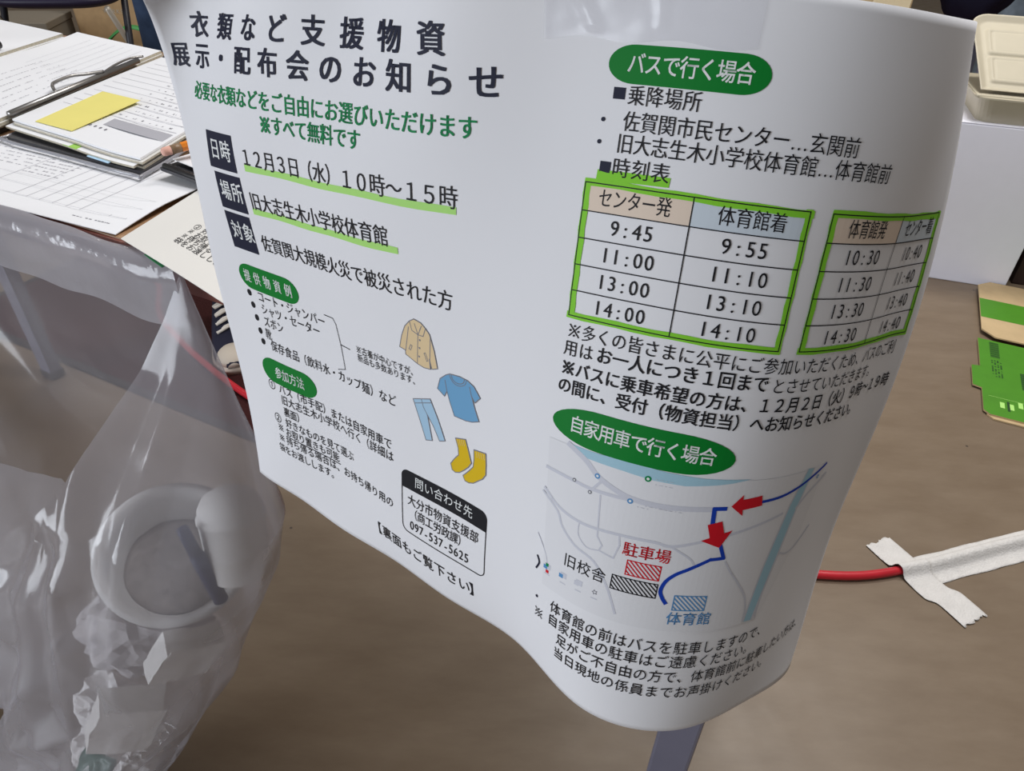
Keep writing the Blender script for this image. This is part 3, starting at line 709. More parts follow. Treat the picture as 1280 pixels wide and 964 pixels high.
# thick stack of forms on the dark clipboard
st = Quad([P(-0.501, 0.709, 0.0165), P(-0.333, 0.613, 0.0155), P(-0.294, 0.879, 0.0155), P(-0.462, 0.975, 0.0165)], lambda u, v: 0.0015 * (1 - v) * math.sin(u * 6.2) * (u > .5) + 0.002 * v * (1 - v))
o = empty('clipboard', P(-0.38, 0.80, 0.0035), 0, 'dark clipboard with a thick stack of forms and a yellow sticky note', 'clipboard')
OG = o.location.copy()
cb = Quad([P(-0.497, 0.690, 0.0065), P(-0.329, 0.607, 0.0065), P(-0.285, 0.880, 0.0065), P(-0.450, 0.960, 0.0065)])
bo = cb.slab('board', 0.0028, CLIPBOARD, o, origin=OG)
bm = bmesh.new()
rim = [cb.at(u, v, -0.001) - OG for u, v in ((-.015, .5), (-.015, .04), (0.02, -.02), (.5, -.025), (.96, -.025), (1.015, .02), (1.02, .5))]
add_tube(bm, [p for p in smooth_path(rim, 5)], 0.0016, 8); bm_mesh('clear_rim', bm, mat('grey_clear_rim', (0.30, 0.30, 0.33), 0.12, spec=0.8), o, smooth=True)
for i in range(4):
    d = Vector((0.004 * math.sin(i * 2.3), 0.004 * math.cos(i * 1.7), 0)); lay = Quad([c + d + Vector((0, 0, -0.0023 * i)) for c in st.c], st.bend)
    lay.slab('paper_layer', 0.0019, WHITEPAPER if i % 2 == 0 else CREAMPAPER, o, origin=OG, edge=PAPEREDGE if i else WHITEPAPER)
rn = random.Random(5); k = Ink()
for i in range(11): k.line([(6, 26 + i * 6.4), (97, 26 + i * 6.4)], 0.3, FAINT)
for i in range(11):
    for c in range(9): scribble(k, 44 + c * 5.6, 28.2 + i * 6.4, 46.5 + c * 5.6, GREYINK if (i * 7 + c) % 4 == 0 else FAINT, 1.4, rn, .6)
k.rect(52, 17, 97, 24, SHADE, 0.1)
for c in range(5): k.disc(42 + c * 4, 14, 0.9, GREYINK, .15, 8)
k.build('printed_form', lambda V: st.place(V) - np.array(OG), o, None, 'grey printed rows')
k = Ink()
tabq = Quad([P(-0.437, 0.667, 0.0112), P(-0.407, 0.648, 0.0112), P(-0.404, 0.668, 0.0112), P(-0.434, 0.69, 0.0112)])
tabq.slab('index_tab', 0.0006, mat('lime_tab', (0.33, 0.62, 0.10), .6), o, 2, OG)
tabq = Quad([P(-0.393, 0.638, 0.0085), P(-0.366, 0.622, 0.0085), P(-0.36, 0.643, 0.0085), P(-0.388, 0.66, 0.0085)])
tabq.slab('index_tab', 0.0006, mat('pale_blue_tab', (0.45, 0.66, 0.86), .6), o, 2, OG)
sq = Quad([P(-0.474, 0.706, 0.0172), P(-0.425, 0.680, 0.0172), P(-0.400, 0.775, 0.0200), P(-0.458, 0.812, 0.0180)])
s_ = sq.slab('sticky_note', 0.0004, STICKY, None, 6)
tag(s_, 'blank yellow sticky note on the thick stack of forms', 'sticky note')

# clipboard behind with wire clip
s2 = Quad([P(-0.518, 0.686, 0.016), P(-0.478, 1.014, 0.016), P(-0.636, 1.107, 0.016), P(-0.668, 0.779, 0.016)], lambda u, v: 0.002 * math.sin(u * 6) * v + 0.002 * v * v)
o = empty('clipboard', P(-0.56, 0.98, 0.0), 0, 'clipboard with a pile of white forms and a wire clip, behind the sticky note', 'clipboard')
OG = o.location.copy()
cb2 = Quad([P(-0.523, 0.694, 0.006), P(-0.482, 1.032, 0.006), P(-0.636, 1.125, 0.006), P(-0.668, 0.807, 0.006)])
cb2.slab('board', 0.005, CLIPBOARD, o, origin=OG)
for i in range(3):
    d = Vector((0.003 * math.sin(i * 2.3), 0.003 * math.cos(i * 1.7), 0)); Quad([c + d + Vector((0, 0, -0.0033 * i)) for c in s2.c], s2.bend).slab('paper_layer', 0.003, WHITEPAPER if i != 1 else CREAMPAPER, o, origin=OG, edge=PAPEREDGE)
k = Ink(); rn = random.Random(9)
for i in range(7): k.line([(5, 14 + i * 10), (95, 14 + i * 10)], 0.25, FAINT)
for i in range(6): scribble(k, 8, 16 + i * 10, 60, FAINT, 1.2, rn)
k.build('printed_form', lambda V: s2.place(V) - np.array(OG), o, None, 'faint printed rows')
bm = bmesh.new()
e0, e1 = s2.at(.12, -.03, .002) - OG, s2.at(.82, -.03, .002) - OG
add_tube(bm, [e0, e0 * .5 + e1 * .5, e1], 0.0035, 8)
pts = [s2.at(.34, -.03, .004), s2.at(.36, .03, .008), s2.at(.39, .05, .009), s2.at(.47, .045, .009), s2.at(.53, -.01, .008), s2.at(.60, -.04, .006)]
add_tube(bm, smooth_path([p - OG for p in pts], 5), 0.0018, 8)
pts = [s2.at(.60, -.03, .004), s2.at(.70, .005, .005), s2.at(.80, .012, .005), s2.at(.86, -.03, .004)]
add_tube(bm, smooth_path([p - OG for p in pts], 5), 0.0014, 8)
bm_mesh('wire_clip', bm, STEEL, o, smooth=True)

# loose handwritten sheets at the far left
s3 = Quad([P(-0.690, 0.805, 0.016), P(-0.655, 1.100, 0.016), P(-0.815, 1.195, 0.016), P(-0.850, 0.925, 0.020)], lambda u, v: 0.002 * (1 + math.sin(u * 3 + 1)) * v)
o = empty('paper_pile', P(-0.8, 1.05, 0.0), 0, 'pile of white sheets with handwriting at the far left of the table', 'paper')
OG = o.location.copy()
for i in range(4):
    d = Vector((0.006 * math.sin(i * 2.3), 0.005 * math.cos(i * 1.7), 0)); Quad([c + d + Vector((0, 0, -0.0038 * i)) for c in s3.c], s3.bend).slab('paper_layer', 0.0036, WHITEPAPER if i != 2 else CREAMPAPER, o, origin=OG, edge=PAPEREDGE)
k = Ink(); rn = random.Random(12)
for i in range(7): scribble(k, 30 + i * 2, 20 + i * 8, 62 + i * 3, NAVYINK, 1.6, rn, .7)
k.build('handwriting', lambda V: s3.place(V) - np.array(OG), o, None, 'dark handwriting')
# black pen lying on it
pen = empty('pen', s3.at(.55, .10, .0005), 0, 'black pen lying on the handwritten sheets', 'pen'); OG = pen.location.copy()
d = (s3.at(.62, .08) - s3.at(.3, .16)).normalized(); z = Vector((0, 0, 0.006))
bm = bmesh.new(); add_tube(bm, [d * -0.13 + z, d * -0.125 + z, d * -0.02 + z, d * 0.0 + z], [0.003, 0.005, 0.0052, 0.005], 12); bm_mesh('barrel', bm, BLACKPLASTIC, pen, smooth=True)
bm = bmesh.new(); add_tube(bm, [d * 0.0 + z, d * 0.022 + z, d * 0.024 + z], [0.0055, 0.0055, 0.003], 12); bm_mesh('cap', bm, BLACKPLASTIC, pen, smooth=True)

# orange pencil
pc = empty('pencil', P(-0.306, 0.604, 0.0255), 0, 'orange marker pencil with a pale pink end resting on the stack corner', 'pencil'); OG = pc.location.copy()
d = (Vector((0.016, 0.014, 0.0015))).normalized()
bm = bmesh.new(); add_tube(bm, [d * 0.0, d * 0.002, d * 0.008], [0.0025, 0.0038, 0.0038], 12); bm_mesh('eraser', bm, mat('pink_eraser', (0.74, 0.42, 0.34), .7), pc, smooth=True)
bm = bmesh.new(); add_tube(bm, [d * 0.008, d * 0.017], [0.0039, 0.0039], 12); bm_mesh('ferrule', bm, mat('brown_ferrule', (0.25, 0.16, 0.09), .4), pc, smooth=True)
bm = bmesh.new(); add_tube(bm, [d * 0.017, d * 0.15, d * 0.165], [0.0041, 0.0041, 0.001], 8); bm_mesh('barrel', bm, mat('orange_paint', (0.80, 0.24, 0.02), .35), pc)

# second clipboard half hidden by the poster
c3 = Quad([P(-0.311, 0.604, 0.0125), P(-0.18, 0.515, 0.0125), P(-0.10, 0.64, 0.0125), P(-0.235, 0.725, 0.0125)])
o = empty('clipboard', P(-0.22, 0.64, 0.0), 0, 'black clipboard with one cream sheet, half hidden behind the poster edge', 'clipboard'); OG = o.location.copy()
c3.slab('board', 0.003, CLIPBOARD, o, origin=OG)
Quad([P(-0.303, 0.614, 0.0165), P(-0.18, 0.528, 0.0135), P(-0.11, 0.63, 0.0135), P(-0.235, 0.715, 0.0165)]).slab('paper', 0.0006, WHITEPAPER, o, origin=OG)
bm = bmesh.new(); add_tube(bm, [c3.at(.02, .02, .001) - OG, c3.at(.3, .02, .001) - OG, c3.at(1, .02, .001) - OG], 0.0028, 8); bm_mesh('edge_bar', bm, BLACKPLASTIC, o, smooth=True)

# spare leaflet hanging over the front edge
lf = Quad([P(-0.292, 0.4814, 0.004), P(-0.1474, 0.3582, 0.004), P(-0.0969, 0.5414, 0.0083), P(-0.2416, 0.6645, 0.0083)], lambda u, v: 0.002 * math.sin(u * 2.5))
o = empty('leaflet', lf.at(.4, .4), 0, 'cream leaflet lying flat, sticking out from behind the poster over the table edge', 'leaflet'); OG = o.location.copy()
lf.slab('sheet', 0.0005, CREAMPAPER, o, origin=OG)
LW = 190.0; LHH = 190.0
def lplace(V):   # page mm (x right, y up from the near edge)
    return np.array([(lf.at(x / LW, (LHH - y) / LHH, h * 1e-3) - OG)[:] for x, y, h in V])
k = Ink()
k.text('袋をお渡しします。', 49.4, 162.0, 8.9, BLACKINK, 9.0, 8.0)
k.text('※', 49.0, 154.2, 7, BLACKINK, 6.5, 6.5); k.text('持ち帰る場合は', 58.0, 154.6, 8.7, BLACKINK, 8.9, 8.0)
k.text('※', 49.0, 146.6, 7, BLACKINK, 6.5, 6.5); k.text('お取り置き', 60.0, 147.0, 8.7, BLACKINK, 8.9, 8.0); k.line([(55, 151.0), (130, 151.0)], .6, BLACKINK)
k.text('②', 49.4, 139.0, 8, BLACKINK, 7.5, 7); k.text('好きなもの', 61.5, 139.2, 8.7, BLACKINK, 8.9, 8.0)
k.build('lettering', lplace, o)
gq = Quad([P(-0.267, 0.4615, 0.0015), P(-0.247, 0.4435, 0.0015), P(-0.24, 0.452, 0.0032), P(-0.262, 0.472, 0.0032)])
tag(gq.slab('masking_tape_piece', 0.0006, mat('green_tape', (0.05, 0.30, 0.12), .5), None, 3), 'small green piece of tape under the leaflet on the table edge', 'tape')

# ------------------------------------------------------------------ clear plastic bag hanging from the table edge
KF = Vector((0.14, 0.272, 0))
def on_front(a, off, z): return Vector((KC.x + TA.x * a - TB.x * off, KC.y + TA.y * a - TB.y * off, z))
BAGZ = [0.706, 0.68, 0.64, 0.60, 0.54, 0.48, 0.40, 0.30, 0.20, 0.12, 0.05, 0.012, 0.004]
BAGL = [0.74, 0.735, 0.725, 0.71, 0.675, 0.648, 0.622, 0.608, 0.672, 0.648, 0.662, 0.64, 0.61]
BAGR = [0.430, 0.417, 0.392, 0.362, 0.332, 0.346, 0.380, 0.420, 0.480, 0.525, 0.56, 0.60, 0.64]
BAGO = [0.007, 0.013, 0.026, 0.045, 0.070, 0.086, 0.105, 0.125, 0.137, 0.142, 0.142, 0.142, 0.142]
BAGD = [0.004, 0.009, 0.020, 0.036, 0.062, 0.080, 0.088, 0.092, 0.092, 0.088, 0.075, 0.045, 0.012]
CREASES = [[(.430, .701), (.445, .653), (.470, .575), (.460, .526)], [(.460, .526), (.485, .549), (.554, .495), (.612, .383), (.66, .211)], [(.66, .211), (.568, .29), (.454, .374)],
           [(.460, .526), (.452, .42), (.486, .228)], [(.430, .70), (.408, .52), (.408, .391)], [(.645, .190), (.60, .20), (.52, .26)], [(.485, .549), (.50, .40), (.55, .30)], [(.554, .495), (.53, .44), (.56, .36)]]
def crease_height(a, z):
    h = 0.0
    for pl in CREASES:
        for (a0, z0), (a1, z1) in zip(pl, pl[1:]):
            dx, dz = a1 - a0, z1 - z0; t = max(0, min(1, ((a - a0) * dx + (z - z0) * dz) / (dx * dx + dz * dz)))
            d = math.hypot(a - a0 - dx * t, z - z0 - dz * t)
            h = max(h, 1 - d / 0.022)
    return max(0.0, h)
_rc = random.Random(21)
FINE = []
for _ in range(46):
    a0, z0 = _rc.uniform(.36, .70), _rc.uniform(.06, .56); an = _rc.uniform(0, math.pi); L_ = _rc.uniform(.03, .10)
    FINE.append((a0, z0, a0 + L_ * math.cos(an) * .7, z0 + L_ * math.sin(an), _rc.uniform(.35, 1.0)))
def fine_height(a, z):
    h = 0.0
    for a0, z0, a1, z1, s in FINE:
        dx, dz = a1 - a0, z1 - z0; t = ((a - a0) * dx + (z - z0) * dz) / (dx * dx + dz * dz)
        if t < 0 or t > 1: continue
        d = abs((a - a0) * dz - (z - z0) * dx) / math.hypot(dx, dz)
        if d < .016: h += s * (1 - d / .016) * math.sin(math.pi * t)
    return h
def build_bag():
    zz = np.array(BAGZ)[::-1]
    def ip(A, z): return float(np.interp(z, zz, np.array(A)[::-1]))
    o = empty('plastic_bag', on_front(0.66, 0.142, 0.0), 0, 'translucent plastic rubbish bag hanging from the table edge, filled with used cups and paper', 'bag')
    OG = o.location.copy()
    NR, NTH = 190, 240
    # rows are dense where the outline bends
    zs = [0.706 + (0.004 - 0.706) * (i / NR) for i in range(NR + 1)]
    bm = bmesh.new(); rings = []; fset = set()
    for z in zs:
        L, R, off, d = ip(BAGL, z), ip(BAGR, z), ip(BAGO, z), ip(BAGD, z)
        c = (L + R) / 2; w = abs(L - R) / 2
        ring = []
        for k in range(NTH):
            th = 2 * math.pi * k / NTH
            cs, sn = math.cos(th), math.sin(th)
            e = 0.8
            x = math.copysign(abs(cs) ** e, cs); y = math.copysign(abs(sn) ** e, sn)
            top = max(0.0, min(1.0, (z - 0.30) / 0.40))
            # sharp crumple ridges, vertical pleats fading downwards
            p = Vector((x * w * 9, y * d * 9, z * 7))
            rid = (1 - abs(noise.noise(p * 1.05 + Vector((3, 1, 7)))) * 2.2) + 0.30 * (1 - abs(noise.noise(p * 2.4)) * 2.2)
            amp = 0.012 * min(1, d / 0.05) * (1 - 0.75 * top)
            pleat = (abs(((th * 4.1 + 1.4 * noise.noise(Vector((th * 2, z * 2, 1)))) % 1.0) - .5) - .25) * 0.007 * top * min(1, d / 0.02)
            r = 1.0
            dx, dy = cs, sn
            a_ = c - (x * w); of = off + (y * d)
            if sn < 0: amp *= .35
            a_ -= dx * (rid - .6) * amp; of += dy * ((rid - .6) * amp)
            if sn > 0: of += sn * (crease_height(a_, z) * 0.010 + fine_height(a_, z) * .0045) * min(1, d / .03)
            if z > 0.66: of = max(of, 0.0032)
            q = on_front(a_, of, z + 0.012 * noise.noise(p * .8) * (1 if z < .68 else 0) * (1 if z > .03 else 0)) 
            q.z = max(q.z, 0.0015)
            vv = bm.verts.new(q - OG); ring.append(vv)
            if sn > -1e-6: fset.add(vv)
        rings.append(ring)
    for A, B in zip(rings, rings[1:]):
        for k in range(NTH):
            bm.faces.new((A[k], A[(k + 1) % NTH], B[(k + 1) % NTH], B[k]))
    bm.faces.new(rings[-1])
    # trim the mouth of the bag: the front film starts below two straight cuts
    front = {f for f in bm.faces if all(v in fset for v in f.verts)}
    A2 = Vector((TA.x, TA.y, 0))
    P0 = on_front(0.430, 0, 0.704) - OG; P1 = on_front(0.474, 0, 0.572) - OG
    d_ = P1 - P0; nrm = (A2 * (-d_.z) + Vector((0, 0, 1)) * (d_.dot(A2))).normalized()
    if nrm.z < 0: nrm = -nrm
    for co, no in ((P0, nrm), (P1, (Vector((0, 0, 1)) + A2 * 0.22).normalized())):
        g = set(front)
        for f in front: g.update(f.edges); g.update(f.verts)
        r = bmesh.ops.bisect_plane(bm, geom=list(g), plane_co=co, plane_no=no, dist=1e-6)
        front = {x for x in r['geom'] if isinstance(x, bmesh.types.BMFace)} | {f for f in front if f.is_valid}
    n2 = (Vector((0, 0, 1)) + A2 * 0.22).normalized()
    kill = [f for f in front if f.is_valid and (f.calc_center_median() - P0).dot(nrm) > 0 and (f.calc_center_median() - P1).dot(n2) > 0]
    bmesh.ops.delete(bm, geom=kill, context='FACES')
    bm_mesh('film', bm, film('bag_film', 0.37, 0.12, (0.67, 0.66, 0.72), 0.32), o, smooth=True)
    # folded rim of the bag along the table edge and its knotted corner
    bm = bmesh.new()
    n = 40; T = []
    for i in range(n + 1):
        a = 0.74 - (0.74 - 0.43) * i / n
        row = []
        for j, (of, z) in enumerate(((0.0045, 0.7125), (0.0125, 0.711), (0.0125, 0.690), (0.014, 0.660 + 0.012 * noise.noise(Vector((a * 14, 0, 0)))))):
            row.append(bm.verts.new(on_front(a, of + 0.003 * noise.noise(Vector((a * 20, j, 2))) + (0.002 if j > 1 else 0), z + 0.004 * noise.noise(Vector((a * 11, j * .7, 5)))) - OG))
        T.append(row)
    for A, B in zip(T, T[1:]):
        for j in range(3): bm.faces.new((A[j], B[j], B[j + 1], A[j + 1]))
    bm_mesh('folded_rim', bm, film('bag_rim_film', 0.72, 0.12, (0.72, 0.72, 0.78), 0.4, 0.1, 30), o, smooth=True)
build_bag()

FOAM = mat('white_foam', (0.80, 0.79, 0.77), 0.7, spec=0.25, noise_amt=0.02)
CUPP = mat('white_paper_cup', (0.90, 0.88, 0.85), 0.6, spec=0.25, noise_amt=0.02)
TISSUE = mat('white_tissue', (0.90, 0.88, 0.87), 0.85, spec=0.1, noise_amt=0.02)
def axis_frame(o, ax):
    z = Vector(ax).normalized(); x = z.orthogonal().normalized(); y = z.cross(x)
    m = Matrix((x, y, z)).transposed().to_4x4(); m.translation = Vector(o); return m
# noodle bowl
pos = on_front(0.432, 0.085, 0.475); ax = Vector((0.30, -0.34, 0.89))
bw = empty('foam_bowl', pos, 0, 'round white foam bowl seen from above inside the plastic bag', 'bowl')
bm = bmesh.new(); add_lathe(bm, [(0, -0.045), (0.036, -0.045), (0.038, -0.043), (0.055, 0.012), (0.056, 0.016), (0.0595, 0.017), (0.0595, 0.020), (0.053, 0.020), (0.050, 0.012), (0.035, -0.040), (0, -0.040)], 48, axis_frame((0, 0, 0), ax)); bm_mesh('bowl', bm, FOAM, bw, smooth=True)
bm = bmesh.new(); add_lathe(bm, [(0, -0.012), (0.020, -0.010), (0.034, -0.014), (0.041, -0.018), (0.0405, -0.022), (0, -0.024)], 32, axis_frame((0, 0, 0), ax))
for v in bm.verts: v.co += ax * 0.006 * noise.noise(v.co * 60)
bm_mesh('food_remains', bm, mat('grey_broth', (0.50, 0.46, 0.44), 0.5, noise_amt=0.2, noise_scale=120), bw, smooth=True)
# cup
pos = on_front(0.372, 0.068, 0.525); ax = (on_front(0.384, 0.052, 0.58) - pos).normalized()
cp = empty('paper_cup', pos, 0, 'white paper cup with a domed end at the right side of the plastic bag', 'cup')
bm = bmesh.new(); add_lathe(bm, [(0, 0.036), (0.010, 0.035), (0.019, 0.030), (0.0235, 0.022), (0.024, 0.016), (0.0255, 0.015), (0.0255, 0.012), (0.0245, 0.011), (0.0225, -0.036), (0.021, -0.038), (0, -0.038)], 40, axis_frame((0, 0, 0), ax)); bm_mesh('cup', bm, CUPP, cp, smooth=True)
# dark pen
p0 = on_front(0.385, 0.098, 0.545); p1 = on_front(0.366, 0.100, 0.478)
pn = empty('marker_pen', p0, 0, 'dark blue pen lying between the bowl and the cup inside the plastic bag', 'pen')
bm = bmesh.new(); d = p1 - p0; add_tube(bm, [d * -.08, d * -.06, d * .3], [0.002, 0.0045, 0.0048], 12); bm_mesh('barrel', bm, mat('dark_blue_plastic', (0.03, 0.035, 0.09), 0.4), pn, smooth=True)
bm = bmesh.new(); add_tube(bm, [d * .3, d * .31, d * .97, d], [0.0048, 0.0056, 0.0056, 0.003], 12); bm_mesh('cap', bm, mat('dark_blue_plastic', (0.03, 0.035, 0.09), 0.4), pn, smooth=True)
# paper scraps: crumpled and folded
def crumple(name, label, cat, pos, size, seed, m, group=None, rot=(0, 0, 0)):
    bm = bmesh.new(); bmesh.ops.create_icosphere(bm, subdivisions=4, radius=1.0)
    for v in bm.verts:
        p = v.co.copy(); s = Vector((seed * 3.1, seed, 0))
        r = 0.78 + 0.30 * (1 - abs(noise.noise(p * 1.7 + s)) * 2) + 0.12 * (1 - abs(noise.noise(p * 4 + s)) * 2)
        v.co = Vector((p.x * size[0], p.y * size[1], p.z * size[2])) * r
    o = bm_mesh(name, bm, m); o.location = pos; o.rotation_euler = rot
    return tag(o, label, cat, group)
def folded(name, label, cat, pos, size, rot, m):
    o = empty(name, pos, 0, label, cat)
    R = Matrix.Rotation(rot[2], 4, 'Z') @ Matrix.Rotation(rot[0], 4, 'X') @ Matrix.Rotation(rot[1], 4, 'Y')
    bm = bmesh.new(); add_box(bm, (-size[0], -size[1], -size[2]), (size[0], size[1], size[2]))
    bmesh.ops.subdivide_edges(bm, edges=bm.edges[:], cuts=5, use_grid_fill=True)
    for v in bm.verts: v.co += Vector((noise.noise(v.co * 40 + Vector((1, 0, 0))), noise.noise(v.co * 40 + Vector((0, 5, 0))), noise.noise(v.co * 40 + Vector((0, 0, 9))))) * 0.0035
    for v in bm.verts: v.co = R @ v.co
    bm_mesh('folded_body', bm, m, o)
    bm = bmesh.new(); add_box(bm, (-size[0] * .98, -size[1] * 1.08, size[2] * .2), (size[0] * .98, -size[1] * 1.03, size[2] * 1.25))
    for v in bm.verts: v.co = R @ v.co
    bm_mesh('loose_flap', bm, m, o)
    return o
folded('folded_carton', 'white folded paper piece just under the bowl inside the plastic bag', 'paper', on_front(0.415, 0.118, 0.398), (0.024, 0.011, 0.027), (0.3, 0.5, 0.5), CUPP)
folded('folded_paper', 'tall white folded paper low at the right side of the plastic bag', 'paper', on_front(0.470, 0.163, 0.315), (0.026, 0.014, 0.042), (0.2, 0.45, 0.3), CUPP)
crumple('crumpled_tissue', 'large crumpled white tissue near the bottom of the plastic bag', 'tissue', on_front(0.555, 0.135, 0.21), (0.048, 0.032, 0.038), 2, TISSUE, rot=(0, .2, -.45))
crumple('crumpled_paper', 'small white paper ball at the lowest left of the plastic bag', 'paper', on_front(0.60, 0.155, 0.130), (0.026, 0.028, 0.026), 5, TISSUE)
crumple('paper_wad', 'greyish paper wad behind the folded paper in the middle of the plastic bag', 'paper', on_front(0.50, 0.10, 0.35), (0.058, 0.040, 0.040), 8, mat('greyish_paper', (0.56, 0.53, 0.53), .85, spec=.1))
crumple('paper_bundle', 'pale paper bundle at the very bottom of the plastic bag', 'paper', on_front(0.60, 0.135, 0.066), (0.030, 0.026, 0.030), 11, TISSUE)
gp = empty('snack_wrapper', on_front(0.555, 0.185, 0.172), 0, 'dark green snack wrapper with a pale leaf mark near the bottom of the plastic bag', 'wrapper')
bm = bmesh.new(); bmesh.ops.create_grid(bm, x_segments=14, y_segments=10, size=1)
gm = frame((0, 0, 0), (0.85, -0.42, 0.25), (0.4, -.6, .7))
for v in bm.verts:
    p = v.co.copy(); v.co = gm @ Vector((p.x * 0.026, p.y * 0.018, 0.004 * noise.noise(p * 2.3) + 0.003 * (1 - p.x * p.x)))
wr = bm_mesh('foil', bm, mat('dark_green_foil', (0.05, 0.14, 0.11), 0.35), gp, smooth=True)
sm = wr.modifiers.new('thickness', 'SOLIDIFY'); sm.thickness = 0.004
k = Ink(); k.line([(0, -6), (4, 0), (0, 8), (-4, 0)], 1.0, WHITEINK, 0, closed=True); k.line([(0, -4), (0, 6)], 0.7, WHITEINK, 0)
k.build('leaf_mark', lambda V: np.array([(gm @ Vector((x * 1e-3, -y * 1e-3, 0.0068)))[:] for x, y, h in V]), gp, None, 'pale leaf mark')

# ------------------------------------------------------------------ things on the floor
MAROONM = mat('dark_maroon_surface', (0.045, 0.014, 0.014), 0.95, spec=0.1, noise_amt=0.2, noise_scale=200, bump=0.3, bump_scale=400)
fm = empty('floor_panel', KC + TA * 1.0 + TB * 1.05, TABLE_ROT, 'thin dark maroon rectangle on the floor under the back of the table', 'mat')  # thin dark maroon rectangle with a black border, darkening this floor area
bm = bmesh.new(); add_box(bm, (-0.9, -0.62, 0.0005), (0.9, 0.6, 0.005)); bm_mesh('pile', bm, MAROONM, fm, bevel=0.001)
bm = bmesh.new()
for lo, hi in (((-0.915, -0.635, 0.0003), (0.915, -0.62, 0.006)), ((-0.915, 0.6, 0.0003), (0.915, 0.615, 0.006)), ((-0.915, -0.62, 0.0003), (-0.9, 0.6, 0.006)), ((0.9, -0.62, 0.0003), (0.915, 0.6, 0.006))): add_box(bm, lo, hi)
bm_mesh('edging', bm, mat('black_border', (0.02, 0.018, 0.018), 0.7), fm)
# red cable
REDC = mat('red_cable_sheath', (0.50, 0.018, 0.03), 0.35, noise_amt=0.05)
CABLE = [(-1.5, 2.3, 0.0075), (-1.15, 1.85, 0.0125), (-0.95, 1.66, 0.0125), (-0.84, 1.45, 0.0125), (-0.50, 1.14, 0.0125), (-0.1, 0.95, 0.0085), (0.25, 0.80, 0.0075), (0.52, 0.756, 0.0075), (0.68, 0.776, 0.0075), (0.90, 0.842, 0.0075), (1.25, 0.93, 0.0075), (1.8, 1.15, 0.0075)]
cpts = smooth_path(CABLE, 10)
bm = bmesh.new(); add_tube(bm, cpts, 0.0072, 12)
cb_ = bm_mesh('cable', bm, REDC, None, smooth=True); tag(cb_, 'red cable running along the floor from under the table to the white tape', 'cable')
TAPEM = mat('white_cloth_tape', (0.66, 0.64, 0.62), 0.75, spec=0.2, noise_amt=0.05, noise_scale=60, bump=0.25, bump_scale=300)
def tape_strip(name, label, p0, p1, width, ridge=None, seed=0, z0=0.0006, notch=None):
    """floor tape: long strip with torn ends; ridge(x, y) gives the height it has to climb over"""
    p0 = Vector((*p0, 0)); p1 = Vector((*p1, 0)); d = p1 - p0; L = d.length; d.normalize(); n = Vector((-d.y, d.x, 0))
    rn = random.Random(seed); NXs, NYs = int(L / 0.004) + 2, 16
    bm = bmesh.new(); G = []
    e0 = [rn.uniform(-.003, .003) for _ in range(NYs + 1)]; e1 = [rn.uniform(-.003, .003) for _ in range(NYs + 1)]
    for i in range(NXs + 1):
        row = []
        for j in range(NYs + 1):
            u = i / NXs; v = j / NYs - .5
            x = u * L + (e0[j] * (1 - u) + e1[j] * u if i in (0, NXs) else 0)
            w = width * (1 + 0.06 * noise.noise(Vector((u * L * 22, seed, 0))))
            sh = notch(u) if notch else 0
            q = p0 + d * x + n * (v * w + sh)
            q.z = z0 + (ridge(q) if ridge else 0) + 0.0009 * abs(noise.noise(Vector((q.x * 45, q.y * 45, seed))))
            row.append(bm.verts.new(q))
        G.append(row)
    for A, B in zip(G, G[1:]):
        for j in range(NYs): bm.faces.new((A[j], A[j + 1], B[j + 1], B[j]))
    o = bm_mesh(name, bm, TAPEM, None, smooth=True)
    sm = o.modifiers.new('thickness', 'SOLIDIFY'); sm.thickness = 0.0003; sm.offset = 1
    return tag(o, label, 'tape')
def ridge(q):
    m = min((math.hypot(q.x - c.x, q.y - c.y) for c in cpts[64:]), default=1)
    m = min(math.hypot(q.x - (a.x + (b.x - a.x) * t), q.y - (a.y + (b.y - a.y) * t)) for a, b in zip(cpts[66:-4], cpts[67:-3]) for t in (0, .33, .66))
    return 0.0156 * math.exp(-(m / 0.0105) ** 4) + 0.003 * math.exp(-(m / 0.02) ** 2)
tape_strip('floor_tape', 'long strip of white tape covering the red cable on the floor', (0.690, 0.772), (1.45, 1.005), 0.056, ridge, 1, 0.0008)
tape_strip('floor_tape', 'short strip of white tape laid across the cable end', (0.648, 0.838), (0.728, 0.676), 0.052, lambda q: ridge(q) * 1.0 + 0.0011, 4, 0.0012, lambda u: 0.006 * math.tanh((u - .7) * 30))

# flattened green carton
gc = empty('flattened_carton', (1.16, 1.50, 0.0), math.atan2(0.907, 0.42), 'flattened green and tan carton with a barcode lying on the floor at the right', 'cardboard')
GREENP = mat('green_print', (0.062, 0.235, 0.010), 0.55, noise_amt=0.05)
# local x runs away from the camera along the carton, y to its left
def card(name, x0, x1, y0, y1, z, m, corner=0.012, tilt=0.0, notch=False, label=None):
    bm = bmesh.new(); pts = []
    if notch: pts = [(x0 + corner, y1), (x0 + .10, y1), (x0 + .105, y1 + .018), (x0 + .19, y1 + .018), (x0 + .195, y1), (x1, y1), (x1, y0), (x0, y0), (x0, y1 - corner)]
    else: pts = [(x0 + corner, y1), (x1 - corner, y1), (x1, y1 - corner), (x1, y0), (x0, y0), (x0, y1 - corner)]
    lo = [bm.verts.new((p[0], p[1], z + tilt * (p[0] - x0))) for p in pts]; hi = [bm.verts.new((p[0], p[1], z + 0.0035 + tilt * (p[0] - x0))) for p in pts]
    bm.faces.new(lo[::-1]); f = bm.faces.new(hi); f.material_index = 1
    for i in range(len(pts)): bm.faces.new((lo[i], lo[(i + 1) % len(pts)], hi[(i + 1) % len(pts)], hi[i]))
    o = bm_mesh(name, bm, [KRAFT_LIGHT, m], gc)
    if label: o['label'] = label
    return o
